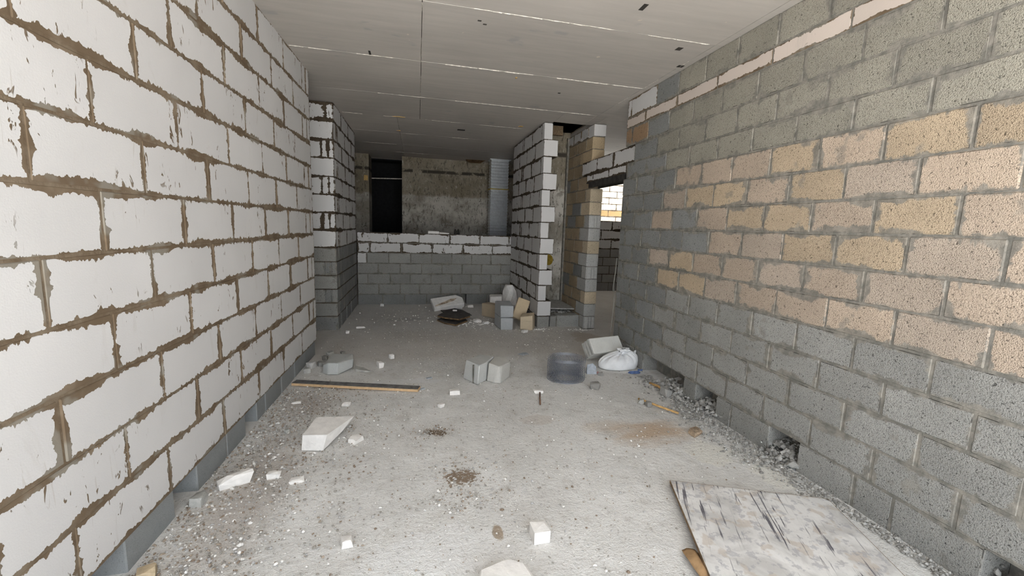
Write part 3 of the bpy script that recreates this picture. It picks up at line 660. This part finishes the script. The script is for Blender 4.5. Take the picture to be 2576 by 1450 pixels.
def cmu_loose(name, label, pts, colr=GREY, bev=.008, smearv=0.0):
    me = hull(name, pts, bev); me.uv_layers.new(name='ea'); me.uv_layers.new(name='eb')
    for nm in ('ea', 'eb'):
        for d in me.uv_layers[nm].data: d.uv = (1, 1)
    o = link(name, me, None, mat=M['cast']); o.color = (*colr, smearv); return tag(o, label, 'block')
LG = (.50, .505, .49)
# pair of grey half blocks in the middle
a = cmu_loose('concrete_block', 'left one of the grey block pair on the floor centre, with a groove', [(.47, 4.37, 0), (.60, 4.155, 0), (.705, 4.275, 0), (.60, 4.52, 0), (.50, 4.37, .2), (.615, 4.17, .2), (.705, 4.27, .2), (.82, 4.47, .2), (.67, 4.56, .2)], LG)
link('groove', hull('groove', [(.556, 4.226, .0), (.552, 4.222, .195), (.562, 4.205, .0), (.558, 4.201, .195), (.575, 4.235, .0), (.572, 4.235, .195)]), a, mat=M['mort_g'])
cmu_loose('concrete_block', 'right one of the grey block pair on the floor centre, rough broken side', [(.708, 4.257, 0), (.775, 4.185, 0), (.84, 4.165, 0), (.975, 4.354, 0), (.93, 4.45, 0), (.725, 4.257, .196), (.82, 4.17, .18), (.86, 4.2, .18), (.985, 4.36, .165), (.94, 4.47, .19), (.82, 4.47, .195)], (.50, .49, .46))
# half block lying by the left wall
cmu_loose('concrete_block', 'grey half block lying among stones near the left wall', [(-.99, 4.71, 0), (-.93, 4.65, 0), (-.83, 4.637, 0), (-.70, 4.80, .02), (-.71, 4.99, 0), (-.95, 5.05, 0), (-.985, 4.72, .085), (-.93, 4.68, .12), (-.825, 4.65, .125), (-.69, 4.82, .11), (-.72, 5.0, .12), (-.95, 5.05, .11)], (.48, .49, .48), .006)
tag(link('concrete_flake', hull('concrete_flake', [(-.66, 4.72, 0), (-.56, 4.68, 0), (-.48, 4.69, 0), (-.56, 4.80, 0), (-.68, 4.85, 0), (-.66, 4.73, .025), (-.56, 4.69, .02), (-.50, 4.70, .01), (-.58, 4.79, .02), (-.68, 4.84, .03)]), mat=M['grey']), 'thin flake of concrete right of the grey half block', 'fragment')
# block standing tilted behind the white sack
def tilted_block():
    o = link('concrete_block', block_mesh(.45, .20, .19, .008, M['cast'], 'loose'), None, (2.255, 4.70, .232), (math.radians(-38), 0, math.radians(14))); o.color = (.60, .595, .56, 0.0)
    tag(o, 'pale block leaning behind the white sack beside the right wall', 'block')
    for k in range(3):
        link('rib', boxes('rib', [(-.238, -.22, .015 + k * .06, .045 + k * .06, -.095, .095)]), o, mat=M['grey'])
tilted_block()

# far pile
def far_pile():
    a = cmu_loose('concrete_block', 'upper one of two stacked grey blocks in front of the partition end', [(1.27, 6.44, .2), (1.47, 6.44, .2), (1.49, 6.82, .2), (1.24, 6.82, .2), (1.262, 6.44, .392), (1.47, 6.44, .385), (1.49, 6.82, .40), (1.24, 6.82, .40)], (.44, .455, .465))
    b = cmu_loose('concrete_block', 'lower one of two stacked grey blocks in front of the partition end', [(1.28, 6.44, 0), (1.47, 6.44, 0), (1.49, 6.82, 0), (1.24, 6.82, 0), (1.27, 6.44, .195), (1.47, 6.44, .185), (1.49, 6.82, .197), (1.24, 6.82, .197)], (.44, .455, .465))
    cmu_loose('split_block', 'beige split block left of the stacked grey blocks', [(1.13, 7.55, 0), (1.34, 7.27, 0), (1.47, 7.36, 0), (1.28, 7.65, 0), (1.13, 7.55, .23), (1.34, 7.27, .24), (1.47, 7.36, .24), (1.28, 7.65, .23)], (.47, .385, .28))
    cmu_loose('split_block', 'beige split block standing right of the stacked grey blocks', [(1.59, 6.455, 0), (1.775, 6.375, 0), (1.86, 6.55, 0), (1.66, 6.64, 0), (1.585, 6.45, .205), (1.765, 6.37, .235), (1.85, 6.57, .25), (1.66, 6.65, .22)], (.60, .50, .36))
    o = link('split_block', block_mesh(.21, .36, .09, .01, M['cast'], 'loose'), None, (1.70, 6.86, .255), (math.radians(-24), math.radians(19), math.radians(-12))); o.color = (.62, .50, .34, 0); tag(o, 'beige slab leaning against the white partition', 'block')
    tag(link('white_block', hull('white_block', [(1.33, 7.86, 0), (1.55, 7.82, 0), (1.6, 8.05, 0), (1.36, 8.1, 0), (1.33, 7.86, .29), (1.56, 7.82, .31), (1.6, 8.05, .31), (1.36, 8.1, .30)], .012), mat=M['white']), 'white block standing behind the beige split block', 'block')
    # rough white lump behind
    bm = bmesh.new(); bmesh.ops.create_icosphere(bm, subdivisions=2, radius=1)
    for v in bm.verts:
        n = v.co.copy(); k = 1 + .30 * mnoise.noise(n * 1.6 + Vector((3, 1, 7))) + .12 * mnoise.noise(n * 3.5)
        q = n * k; q.x = max(-.85, min(.9, q.x)); v.co = Vector((1.745 + q.x * .16, 8.04 + q.y * .17, max(0, .235 + q.z * .27)))
    me = bpy.data.meshes.new('lump'); bm.to_mesh(me); bm.free()
    tag(link('plaster_lump', me, mat=M['white']), 'big rough white lump at the corner of niche wall and partition', 'block')
    # tilted white block with a dirty hollow, propped on another
    o = link('dirty_block', hull('dirty_block', [(-.30, -.13, 0), (.29, -.13, 0), (.30, .05, 0), (.20, .15, 0), (-.30, .15, 0), (-.30, -.13, .10), (.29, -.13, .10), (.305, .05, .10), (.20, .155, .10), (-.30, .15, .10)], .010), None, (.56, 8.14, .085), (math.radians(30), math.radians(-6), math.radians(12)), M['white'])
    tag(o, 'long white block tilted up, with a brown-stained top, before the low wall', 'block')
    link('dirt_stain', hull('dirt_stain', [(-.27, -.10, .09), (-.05, -.06, .09), (.12, -.01, .09), (.2, .05, .09), (.08, .06, .09), (-.08, .0, .09), (-.26, -.06, .09), (-.27, -.095, .1015), (-.05, -.055, .1015), (.12, -.005, .1015), (.19, .05, .1015), (.08, .055, .1015), (-.08, -.005, .1015), (-.26, -.065, .1015)]), o, mat=M['stain'])
    tag(link('white_block', hull('white_block', [(.62, 8.2, 0), (.85, 8.17, 0), (.87, 8.38, 0), (.62, 8.4, 0), (.62, 8.2, .08), (.85, 8.17, .09), (.87, 8.38, .10), (.62, 8.4, .10)], .008), mat=M['white']), 'white block propping the stained white block', 'block')
    tag(link('dark_sheet', hull('dark_sheet', [(.40, 8.08, .003), (.49, 7.68, .003), (.72, 7.62, .003), (.95, 7.52, .003), (.84, 7.95, .003), (.66, 8.2, .003), (.40, 8.08, .02), (.49, 7.68, .02), (.72, 7.62, .02), (.95, 7.52, .02), (.84, 7.95, .02), (.66, 8.2, .02)]), mat=M['slate']), 'black sheet lying in front of the stained white block', 'sheet')
    def sheet(name, lab, poly, z0, th, tilt):
        v = [(x, y, z0 + tilt * (7.6 - y)) for x, y in poly] + [(x, y, z0 + th + tilt * (7.6 - y)) for x, y in poly]; n = len(poly)
        f = [tuple(range(n))[::-1], tuple(range(n, 2 * n))] + [(i, (i + 1) % n, n + (i + 1) % n, n + i) for i in range(n)]
        o = link(name, pyd(name, v, f), mat=M['slate']); tag(o, lab, 'board'); b = poly[:4]
        v2 = [];
        for zz in (z0 - .002, z0 + th * .92):
            for x, y in b: v2.append((x, y - .006, zz + tilt * (7.6 - y)))
            for x, y in b: v2.append((x, y + .02, zz + tilt * (7.6 - y)))
        k = len(b); f2 = []
        for i in range(k - 1): f2 += [(i, i + 1, 2 * k + i + 1, 2 * k + i), (2 * k + i, 2 * k + i + 1, 3 * k + i + 1, 3 * k + i)]
        link('charred_edge', pyd('charred_edge', v2, f2), o, mat=M['rust'])
    sheet('scorched_board', 'lower one of the two scorched boards before the dark sheet', [(.32, 7.15), (.43, 6.92), (.60, 6.76), (.82, 7.05), (.80, 7.2), (.4, 7.3)], .004, .022, 0)
    sheet('scorched_board', 'upper one of the two scorched boards before the dark sheet', [(.33, 7.25), (.45, 7.08), (.67, 6.92), (.88, 7.18), (.90, 7.42), (.42, 7.48)], .045, .024, .02)
far_pile()

# debris bed and plank in the recess
BASE_V = [(0, 0, 1), (.9, 0, .3), (.28, .85, .3), (-.72, .53, .3), (-.72, -.53, .3), (.28, -.85, .3), (.72, .53, -.4), (-.28, .85, -.4), (-.9, 0, -.4), (-.28, -.85, -.4), (.72, -.53, -.4)]
BASE_F = [(0, 1, 2), (0, 2, 3), (0, 3, 4), (0, 4, 5), (0, 5, 1), (1, 6, 2), (2, 6, 7), (2, 7, 3), (3, 7, 8), (3, 8, 4), (4, 8, 9), (4, 9, 5), (5, 9, 10), (5, 10, 1), (1, 10, 6)]
def scatter(name, specs, label, cat):
    """specs: (count, region, smallest, largest, material, seed, height function)"""
    v, f, mi, mats = [], [], [], []
    for n, region, smin, smax, mat, seed, zf in specs:
        rr = random.Random(seed)
        if mat not in mats: mats.append(mat)
        k = mats.index(mat)
        for _ in range(n):
            q = region(rr)
            if q is None: continue
            x, y = q[0], q[1]; s = smin + (smax - smin) * rr.random() ** 3 * (q[2] if len(q) > 2 else 1); a = rr.uniform(0, 6.28); ca, sa = math.cos(a), math.sin(a); b = len(v); flat = rr.uniform(.45, .8)
            kx, ky = s * rr.uniform(.6, 1.3), s * rr.uniform(.5, 1.0); z = (zf(x, y) if zf else 0.0)
            for p in BASE_V:
                px, py, pz = p[0] * kx * rr.uniform(.75, 1.2), p[1] * ky * rr.uniform(.75, 1.2), p[2] * s * flat
                v.append((x + px * ca - py * sa, y + px * sa + py * ca, z + pz + s * flat * .3))
            f += [tuple(b + i for i in t) for t in BASE_F]; mi += [k] * 15
    me = pyd(name, v, f)
    for m in mats: me.materials.append(m)
    me.polygons.foreach_set('material_index', mi)
    return tag(link(name, me), label, cat, kind='stuff')
def keep_out(x, y):
    return x < -1.322 + .0197 * y or x > 2.56
def reg_all(rr):
    y = 1.2 + 5.5 * rr.random() ** 1.2; x = rr.uniform(-1.2, 2.55)
    return None if keep_out(x, y) or (1.2 < x and y < 2.25 and x < 2.5) else (x, y)
def reg_left(rr):
    y = rr.uniform(1.4, 4.3); x = -1.325 + .0197 * y + abs(rr.gauss(0, .42)); return None if keep_out(x, y) else (x, y)
def reg_right(rr):
    y = rr.uniform(1.25, 4.2); x = 2.56 - abs(rr.gauss(0, .10 + .05 * (2.4 < y < 3.4))); return (x, y) if not (x < 2.47 and y < 1.95) else None
def reg_hole(rr):
    c = rr.choice(((2.60, 2.40, .06, .09), (2.60, 3.22, .05, .10), (2.56, 3.72, .05, .14), (2.58, 1.15, .06, .1))); return (c[0] + rr.gauss(0, c[2]), c[1] + rr.gauss(0, c[3]), 1.3)
def reg_far(rr):
    c = rr.choice(((1.05, 7.0, .28, .22), (.9, 6.9, .2, .15), (1.85, 6.42, .12, .04), (-.2, 7.4, .5, .3), (2.6, 6.33, .12, .03), (.3, 7.7, .7, .5))); x, y = c[0] + rr.gauss(0, c[2]), c[1] + rr.gauss(0, c[3])
    return None if x < -1.1 or y > 8.7 or (y > 6.5 and x > 1.86) else (x, y)
def reg_patch(rr):
    c = rr.choice(((.13, 3.22, .10, .06), (.28, 2.60, .14, .12), (.25, 2.35, .2, .08), (1.0, 2.3, .5, .4), (-.5, 3.0, .3, .3))); return (c[0] + rr.gauss(0, c[2]), c[1] + rr.gauss(0, c[3]))
scatter('floor_grit', [(6500, reg_all, .0015, .0075, M['gravel'], 1, None), (9000, reg_left, .0015, .0115, M['gravel'], 2, None), (1800, reg_all, .002, .012, M['crumbs'], 5, None), (500, reg_left, .003, .016, M['crumbs'], 15, None), (1100, reg_patch, .003, .012, M['gravel'], 8, None)], 'grit, gravel and white crumbs scattered over the near floor', 'gravel')
scatter('wall_rubble', [(5200, reg_right, .0025, .017, M['rubble'], 3, None), (750, reg_hole, .007, .030, M['rubble'], 4, lambda x, y: max(0, (x - 2.5)) * .5)], 'grey mortar rubble heaped along the foot of the right wall', 'rubble')
scatter('far_crumbs', [(620, reg_far, .004, .024, M['crumbs'], 6, None)], 'white crumbs around the pile at the far end', 'crumbs')
scatter('recess_rubble', [(420, lambda rr: (rr.uniform(2.16, 2.58), rr.uniform(6.80, 7.5), 1.2), .008, .035, M['rubble'], 9, lambda x, y: .19)], 'grey rubble filling the foot of the narrow recess', 'rubble')
tag(link('rubble_bed', boxes('rubble_bed', [(2.1, 2.63, 6.77, 7.56, 0, .19)]), mat=M['mort_g']), 'packed debris bed inside the narrow recess', 'rubble', kind='stuff')
tag(link('cover_board', boxes('cover_board', [(-.24, .24, -.30, .30, 0, .018)]), None, (2.37, 7.10, .272), (math.radians(4), math.radians(3), .12), M['grey']), 'thin grey board lying on the rubble in the narrow recess', 'board')

# timber batten
def batten():
    a, b = Vector((-1.205, 4.365, 0)), Vector((.003, 4.039, 0)); d = (b - a); L = d.length; rz = math.atan2(d.y, d.x)
    o = link('batten', boxes('batten', [(0, L, 0, .095, .004, .028)]), None, a, (0, 0, rz), M['wood']); tag(o, 'long thin timber batten lying across the floor from the left wall', 'batten')
    link('dirty_top', boxes('dirty_top', [(.0, L - .004, .004, .095, .0275, .0305)]), o, mat=M['bark'])
batten()
# caked plywood sheet
def plywood():
    rz = math.atan2(-.318, .871); o = link('plywood_sheet', boxes('plywood_sheet', [(0, .935, -1.75, 0, -.016, 0)]), None, (1.579, 2.255, .040), (math.radians(-1.6), math.radians(.8), rz), M['ply']); tag(o, 'mortar-caked plywood sheet lying on the floor by the right wall', 'plywood')
    me = bpy.data.meshes.new('caked_face'); bm = bmesh.new(); nx, ny = 50, 90; vs = []
    for j in range(ny + 1):
        for i in range(nx + 1):
            x, y = .003 + .929 * i / nx, -.003 - 1.744 * j / ny; h = .0015 + .004 * max(0, mnoise.noise(Vector((x * 9, y * 9, 1)))) + .002 * max(0, mnoise.noise(Vector((x * 25, y * 14, 5))))
            if i in (0, nx) or j in (0, ny): h = 0
            vs.append(bm.verts.new((x, y, h)))
    for j in range(ny):
        for i in range(nx): k = j * (nx + 1) + i; bm.faces.new((vs[k], vs[k + nx + 1], vs[k + nx + 2], vs[k + 1]))
    bm.to_mesh(me); bm.free(); link('caked_face', me, o, mat=M['board'])
    # curled brown paper under its edge
    v, f = [], []; n, m = 14, 8
    for j in range(m + 1):
        for i in range(n + 1):
            u, w_ = i / n, j / m; x = 1.395 - .085 * w_ - .02 * math.sin(u * 3); y = 1.70 - .30 * u + .02 * w_; z = .004 + .045 * math.sin(w_ * 2.6) * (.4 + .6 * math.sin(u * 3.0 + .3)) + .008 * mnoise.noise(Vector((u * 6, w_ * 5, 2)))
            v.append((x, y, max(.003, z)))
    for j in range(m):
        for i in range(n): k = j * (n + 1) + i; f.append((k, k + 1, k + n + 2, k + n + 1))
    p = link('paper_scrap', pyd('paper_scrap', v, f, True), mat=M['kraft']); p.modifiers.new('thick', 'SOLIDIFY').thickness = .002; tag(p, 'curled brown paper scrap under the edge of the plywood sheet', 'paper')
plywood()

# tied white sack
def sack():
    v, f = [], []; nu, nv = 120, 34
    cx, cy = 2.325, 4.505
    for j in range(nv + 1):
        t_ = j / nv                                   # 0 under the sack, 1 at the knot
        for i in range(nu):
            th = 2 * math.pi * i / nu
            if t_ < .25: r = .82 + .18 * math.sin(t_ / .25 * math.pi / 2); z = .045 * (t_ / .25) ** 2
            else:
                q = (t_ - .25) / .75; r = 1.0 - q ** 1.7 * .87 + .06 * math.sin(q * math.pi); z = .045 + .135 * math.sin(q * math.pi / 2) ** .8
                if q > .9: z += (q - .9) * .25
            up = max(0, t_ - .3) / .7
            fold = 1 + .075 * up * (1 - .3 * up) * math.sin(th * 13 + 2.2 * math.sin(th * 2 + 1) + 1.5 * up) + .05 * up * math.sin(th * 23 + 1) + .05 * mnoise.noise(Vector((math.cos(th) * 1.7, math.sin(th) * 1.7, t_ * 2)))
            x = .245 * r * fold * math.cos(th); y = .135 * r * fold * math.sin(th)
            zz = z * (1 + .14 * math.cos(th - .5)) + .010 * up * math.sin(th * 13 + 2.2 * math.sin(th * 2 + 1) + 1.5 * up) + .012 * mnoise.noise(Vector((x * 8, y * 8, z * 6)))
            v.append((cx + x + .035 * up, cy + y + .01 * up, max(.002, zz)))
    for j in range(nv):
        for i in range(nu): a, b = j * nu + i, j * nu + (i + 1) % nu; f.append((a, b, b + nu, a + nu))
    cx += .035
    o = link('sack', pyd('sack', v, f, True), mat=M['sack']); tag(o, 'tied white woven sack slumped against the foot of the right wall', 'sack')
    # gathered neck
    v, f = [], []; n = 36
    for j, (r, z) in enumerate(((.05, .178), (.03, .192), (.026, .20), (.05, .212), (.066, .225), (.058, .238), (.02, .234))):
        for i in range(n): th = 2 * math.pi * i / n; k = 1 + .18 * math.sin(th * 7); v.append((cx + .01 + r * k * 1.15 * math.cos(th), cy - .02 + r * k * .9 * math.sin(th), z + .006 * math.sin(th * 3)))
    for j in range(6):
        for i in range(n): a, b = j * n + i, j * n + (i + 1) % n; f.append((a, b, b + n, a + n))
    link('tied_neck', pyd('tied_neck', v, f, True), o, mat=M['sack'])
    v, f = [], []; n, m = 10, 8
    for j in range(m + 1):
        for i in range(n + 1):
            u, w_ = i / n, j / m; v.append((2.43 + .125 * u, 4.50 + .05 * u - .03 * w_ + .012 * math.sin(u * 9), .03 + .165 * w_ + .0 * u + .014 * mnoise.noise(Vector((u * 4, w_ * 4, 9)))))
    for j in range(m):
        for i in range(n): k = j * (n + 1) + i; f.append((k, k + 1, k + n + 2, k + n + 1))
    q = link('loose_flap', pyd('loose_flap', v, f, True), o, mat=M['sack']); q.modifiers.new('thick', 'SOLIDIFY').thickness = .004
sack()

# roll of wire mesh standing on end
def wire_roll():
    v, f = [], []; cx, cy, H = 1.575, 4.25, .225; c = .0185; R0, R1, turns = .11, .215, 5.0
    Ltot = turns * math.pi * (R0 + R1)
    def P(s, z):
        # arc length -> spiral
        k = s / Ltot; r = math.sqrt(R0 * R0 + k * (R1 * R1 - R0 * R0)); th = 2 * math.pi * turns * (r - R0) / (R1 - R0)
        return Vector((cx + r * math.cos(th) + .006 * math.sin(th * 3), cy + r * .95 * math.sin(th), .004 + z))
    def seg(a, b, wd=.0014):
        d = (b - a); n1 = d.cross(Vector((.3, .5, .8))).normalized() * wd; n2 = d.cross(n1).normalized() * wd; k = len(v)
        for p in (a, b):
            v.extend([tuple(p + n1), tuple(p - n1 * .5 + n2 * .87), tuple(p - n1 * .5 - n2 * .87)])
        f.extend([(k, k + 1, k + 4, k + 3), (k + 1, k + 2, k + 5, k + 4), (k + 2, k, k + 3, k + 5)])
    nz = int(H / (c * 1.5)); ns = int(Ltot / (c * 1.732))
    for j in range(nz):
        off = .5 if j % 2 else 0
        for i in range(ns):
            s = (i + off) * c * 1.732; z = j * c * 1.5
            a = P(s, z); seg(a, P(s + c * .866, z + c * .5)); seg(P(s + c * .866, z + c * .5), P(s + c * 1.732, z)); seg(P(s + c * .866, z + c * .5), P(s + c * .866, z + c * 1.5))
    o = link('wire_mesh_roll', pyd('wire_mesh_roll', v, f), mat=M['wire']); tag(o, 'grey roll of hexagonal wire mesh standing on the floor', 'wire mesh')
    for z in (.0, H * .99):
        v2, f2 = [], []
        for i in range(int(Ltot / .03)):
            k = len(v2); a, b = P(i * .03, z), P(i * .03 + .03, z); wd = .0018
            for p in (a, b): v2.extend([(p.x, p.y, p.z + wd), (p.x + wd, p.y + wd, p.z - wd), (p.x - wd, p.y - wd, p.z - wd)])
            f2.extend([(k, k + 1, k + 4, k + 3), (k + 1, k + 2, k + 5, k + 4), (k + 2, k, k + 3, k + 5)])
        link('selvage_wire', pyd('selvage_wire', v2, f2), o, mat=M['wire'])
wire_roll()

def tube(name, pts, r, mat, label=None, cat=None, parent=None, n=8):
    v, f = [], []
    for i, p in enumerate(pts):
        p = Vector(p); d = (Vector(pts[min(i + 1, len(pts) - 1)]) - Vector(pts[max(i - 1, 0)])).normalized(); a = d.cross(Vector((.1, .2, 1)) if abs(d.z) < .9 else Vector((1, 0, 0))).normalized(); b = d.cross(a)
        for k in range(n): t = 2 * math.pi * k / n; q = p + (a * math.cos(t) + b * math.sin(t)) * r; v.append(tuple(q))
    for i in range(len(pts) - 1):
        for k in range(n): f.append((i * n + k, i * n + (k + 1) % n, (i + 1) * n + (k + 1) % n, (i + 1) * n + k))
    f += [tuple(range(n))[::-1], tuple(range((len(pts) - 1) * n, len(pts) * n))]
    o = link(name, pyd(name, v, f, True), parent, mat=mat)
    if label: tag(o, label, cat)
    return o
tube('iron_rod', [(1.175, 3.86, .009), (1.135, 3.72, .008), (1.10, 3.585, .008)], .007, M['rusty'], 'short rusty iron rod pointing from the oval white fragment', 'rod')
tube('orange_stick', [(2.42, 3.95, .012), (2.45, 3.84, .016), (2.455, 3.79, .012), (2.475, 3.73, .012)], .013, M['orange'], 'bent orange stick near the recessed base blocks', 'stick')
tube('orange_stick', [(2.08, 3.57, .012), (2.12, 3.48, .018), (2.19, 3.36, .014), (2.28, 3.22, .010)], .010, M['orange'], 'longer orange stick lying left of the wall rubble', 'stick')
bt = link('blue_plastic', hull('blue_plastic', [(2.34, 4.30, .004), (2.37, 4.265, .003), (2.47, 4.262, .003), (2.50, 4.29, .004), (2.40, 4.32, .003), (2.36, 4.29, .028), (2.42, 4.28, .02), (2.47, 4.285, .03)]), mat=M['blue']); tag(bt, 'crumpled blue plastic below the white sack', 'plastic')
link('curled_end', pyd('curled_end', [(2.505 + .035 * math.cos(i * .55 + .4) * (1 - .03 * i), 4.31 + .03 * math.sin(i * .55 + .4), .006 + .018 * k + .003 * i) for k in (0, 1) for i in range(10)], [(i, i + 1, 11 + i, 10 + i) for i in range(9)]), bt, mat=M['blue'])
tag(link('plastic_scrap', hull('plastic_scrap', [(1.86, 4.33, .0), (1.97, 4.31, 0), (1.98, 4.36, 0), (1.86, 4.38, .0), (1.87, 4.36, .10), (1.93, 4.345, .12), (1.97, 4.34, .08)]), mat=M['paleblue']), 'pale blue crumpled film between the mesh roll and the sack', 'plastic')
tag(link('plastic_scrap', hull('plastic_scrap', [(1.98, 4.35, 0), (2.0, 4.29, 0), (2.02, 4.30, 0), (2.0, 4.37, 0), (1.99, 4.34, .025), (2.01, 4.31, .02)]), mat=M['red']), 'faded red scrap between the mesh roll and the sack', 'plastic')
for x, y, s, lab in ((.12, 4.42, .06, 'small bluish scrap left of the grey block pair'), (.05, 4.12, .05, 'small bluish scrap at the right end of the batten'), (1.33, 5.15, .13, 'bluish film on the floor beyond the wire mesh roll')):
    tag(link('film_scrap', chunk_mesh(s, s * .7, .008, int(x * 100), .3, 0), None, (x, y, .0), (0, 0, .5), M['paleblue']), lab, 'plastic')
tag(link('dirt_clod', chunk_mesh(.12, .09, .04, 91, .6, 9), None, (2.20, 2.87, -.006), (0, 0, .3), M['clod']), 'brown crumpled clod on the tan stain near the right wall', 'clod')

# ribbed duct
def duct():
    v, f = [], []; x0, x1, y0, y1, z0, z1 = 1.74, 2.16, 10.55, 10.85, 0.9, 3.24; n = 66
    for i in range(n + 1):
        z = z0 + (z1 - z0) * i / n; e = .012 if i % 2 else 0
        sh_ = .0
        for x, y in ((x0 - e, y0 - e), (x1 + e, y0 - e), (x1 + e, y1 + e), (x0 - e, y1 + e)): v.append((x + sh_, y, z))
    for i in range(n):
        for k in range(4): f.append((i * 4 + k, i * 4 + (k + 1) % 4, i * 4 + 4 + (k + 1) % 4, i * 4 + 4 + k))
    o = link('ventilation_duct', pyd('ventilation_duct', v, f), mat=M['zinc']); tag(o, 'shiny ribbed metal duct rising behind the low wall', 'duct')
    link('flange', boxes('flange', [(x0 - .025, x1 + .025, y0 - .025, y1 + .025, 2.50, 2.52)]), o, mat=M['tape'])
    for k in range(4): link('clip', boxes('clip', [(x0 + .04 + k * .1, x0 + .08 + k * .1, y0 - .03, y0 - .02, 2.44, 2.475)]), o, mat=M['zinc'])
    link('flange', boxes('flange', [(x0 - .04, x1 + .06, y0 - .03, y1 + .03, 3.205, 3.235)]), o, mat=M['zinc'])
duct()
tag(link('broken_soffit', hull('broken_soffit', [(1.15, 10.9, 3.222), (1.65, 10.9, 3.222), (1.6, 11.24, 3.222), (1.2, 11.24, 3.222), (1.28, 11.15, 3.18), (1.55, 11.15, 3.18)]), mat=M['rust']), 'dark knob of broken concrete where ceiling meets the back wall', 'fragment')
tube('light_pipe', [(-1.25, 11.9, 2.735), (-.2, 11.9, 2.77)], .014, M['seam'], 'pale thin pipe crossing the black doorway', 'pipe')
tag(link('foam_lump', chunk_mesh(.1, .04, .12, 12, .4, 3), None, (-1.24, 11.245, 2.62), (0, 0, 0), M['foam']), 'blob of yellow foam on the dark concrete pier', 'foam')
# things left on the low wall
tag(link('offcut', hull('offcut', [(.20, 8.80, 1.42), (.42, 8.79, 1.42), (.42, 8.9, 1.42), (.2, 8.9, 1.42), (.2, 8.8, 1.475), (.42, 8.79, 1.47), (.42, 8.9, 1.475), (.2, 8.9, 1.48)], .004), mat=M['white']), 'left one of two white offcuts lying on the low wall', 'fragment')
tag(link('offcut', hull('offcut', [(.43, 8.80, 1.42), (.62, 8.79, 1.42), (.62, 8.9, 1.42), (.43, 8.9, 1.42), (.43, 8.8, 1.452), (.62, 8.79, 1.445), (.62, 8.9, 1.445), (.43, 8.9, 1.455)], .004), mat=M['white']), 'right one of two white offcuts lying on the low wall', 'fragment')
for k, (x, lab) in enumerate(((.745, 'left one of two small dark bottles on the low wall'), (.805, 'right one of two small dark bottles on the low wall'))):
    b = tube('bottle', [(x, 8.85, 1.42), (x, 8.85, 1.50)], .026, M['steel'], lab, 'bottle', n=14); link('cap', pyd('cap', [(x + .015 * math.cos(i * .785), 8.85 + .015 * math.sin(i * .785), z) for z in (1.495, 1.525) for i in range(8)], [(i, (i + 1) % 8, 8 + (i + 1) % 8, 8 + i) for i in range(8)] + [tuple(range(8, 16))]), b, mat=M['steel'])
# cable hanging down the jamb
tube('hanging_cable', [(2.565, 5.215, 1.25), (2.56, 5.222, 1.05), (2.548, 5.235, .86), (2.556, 5.24, .80), (2.566, 5.225, .82), (2.562, 5.215, .95), (2.562, 5.215, .60), (2.55, 5.22, .3), (2.55, 5.225, .02)], .005, M['cable'], 'thin grey cable hanging down the edge of the side doorway', 'cable')
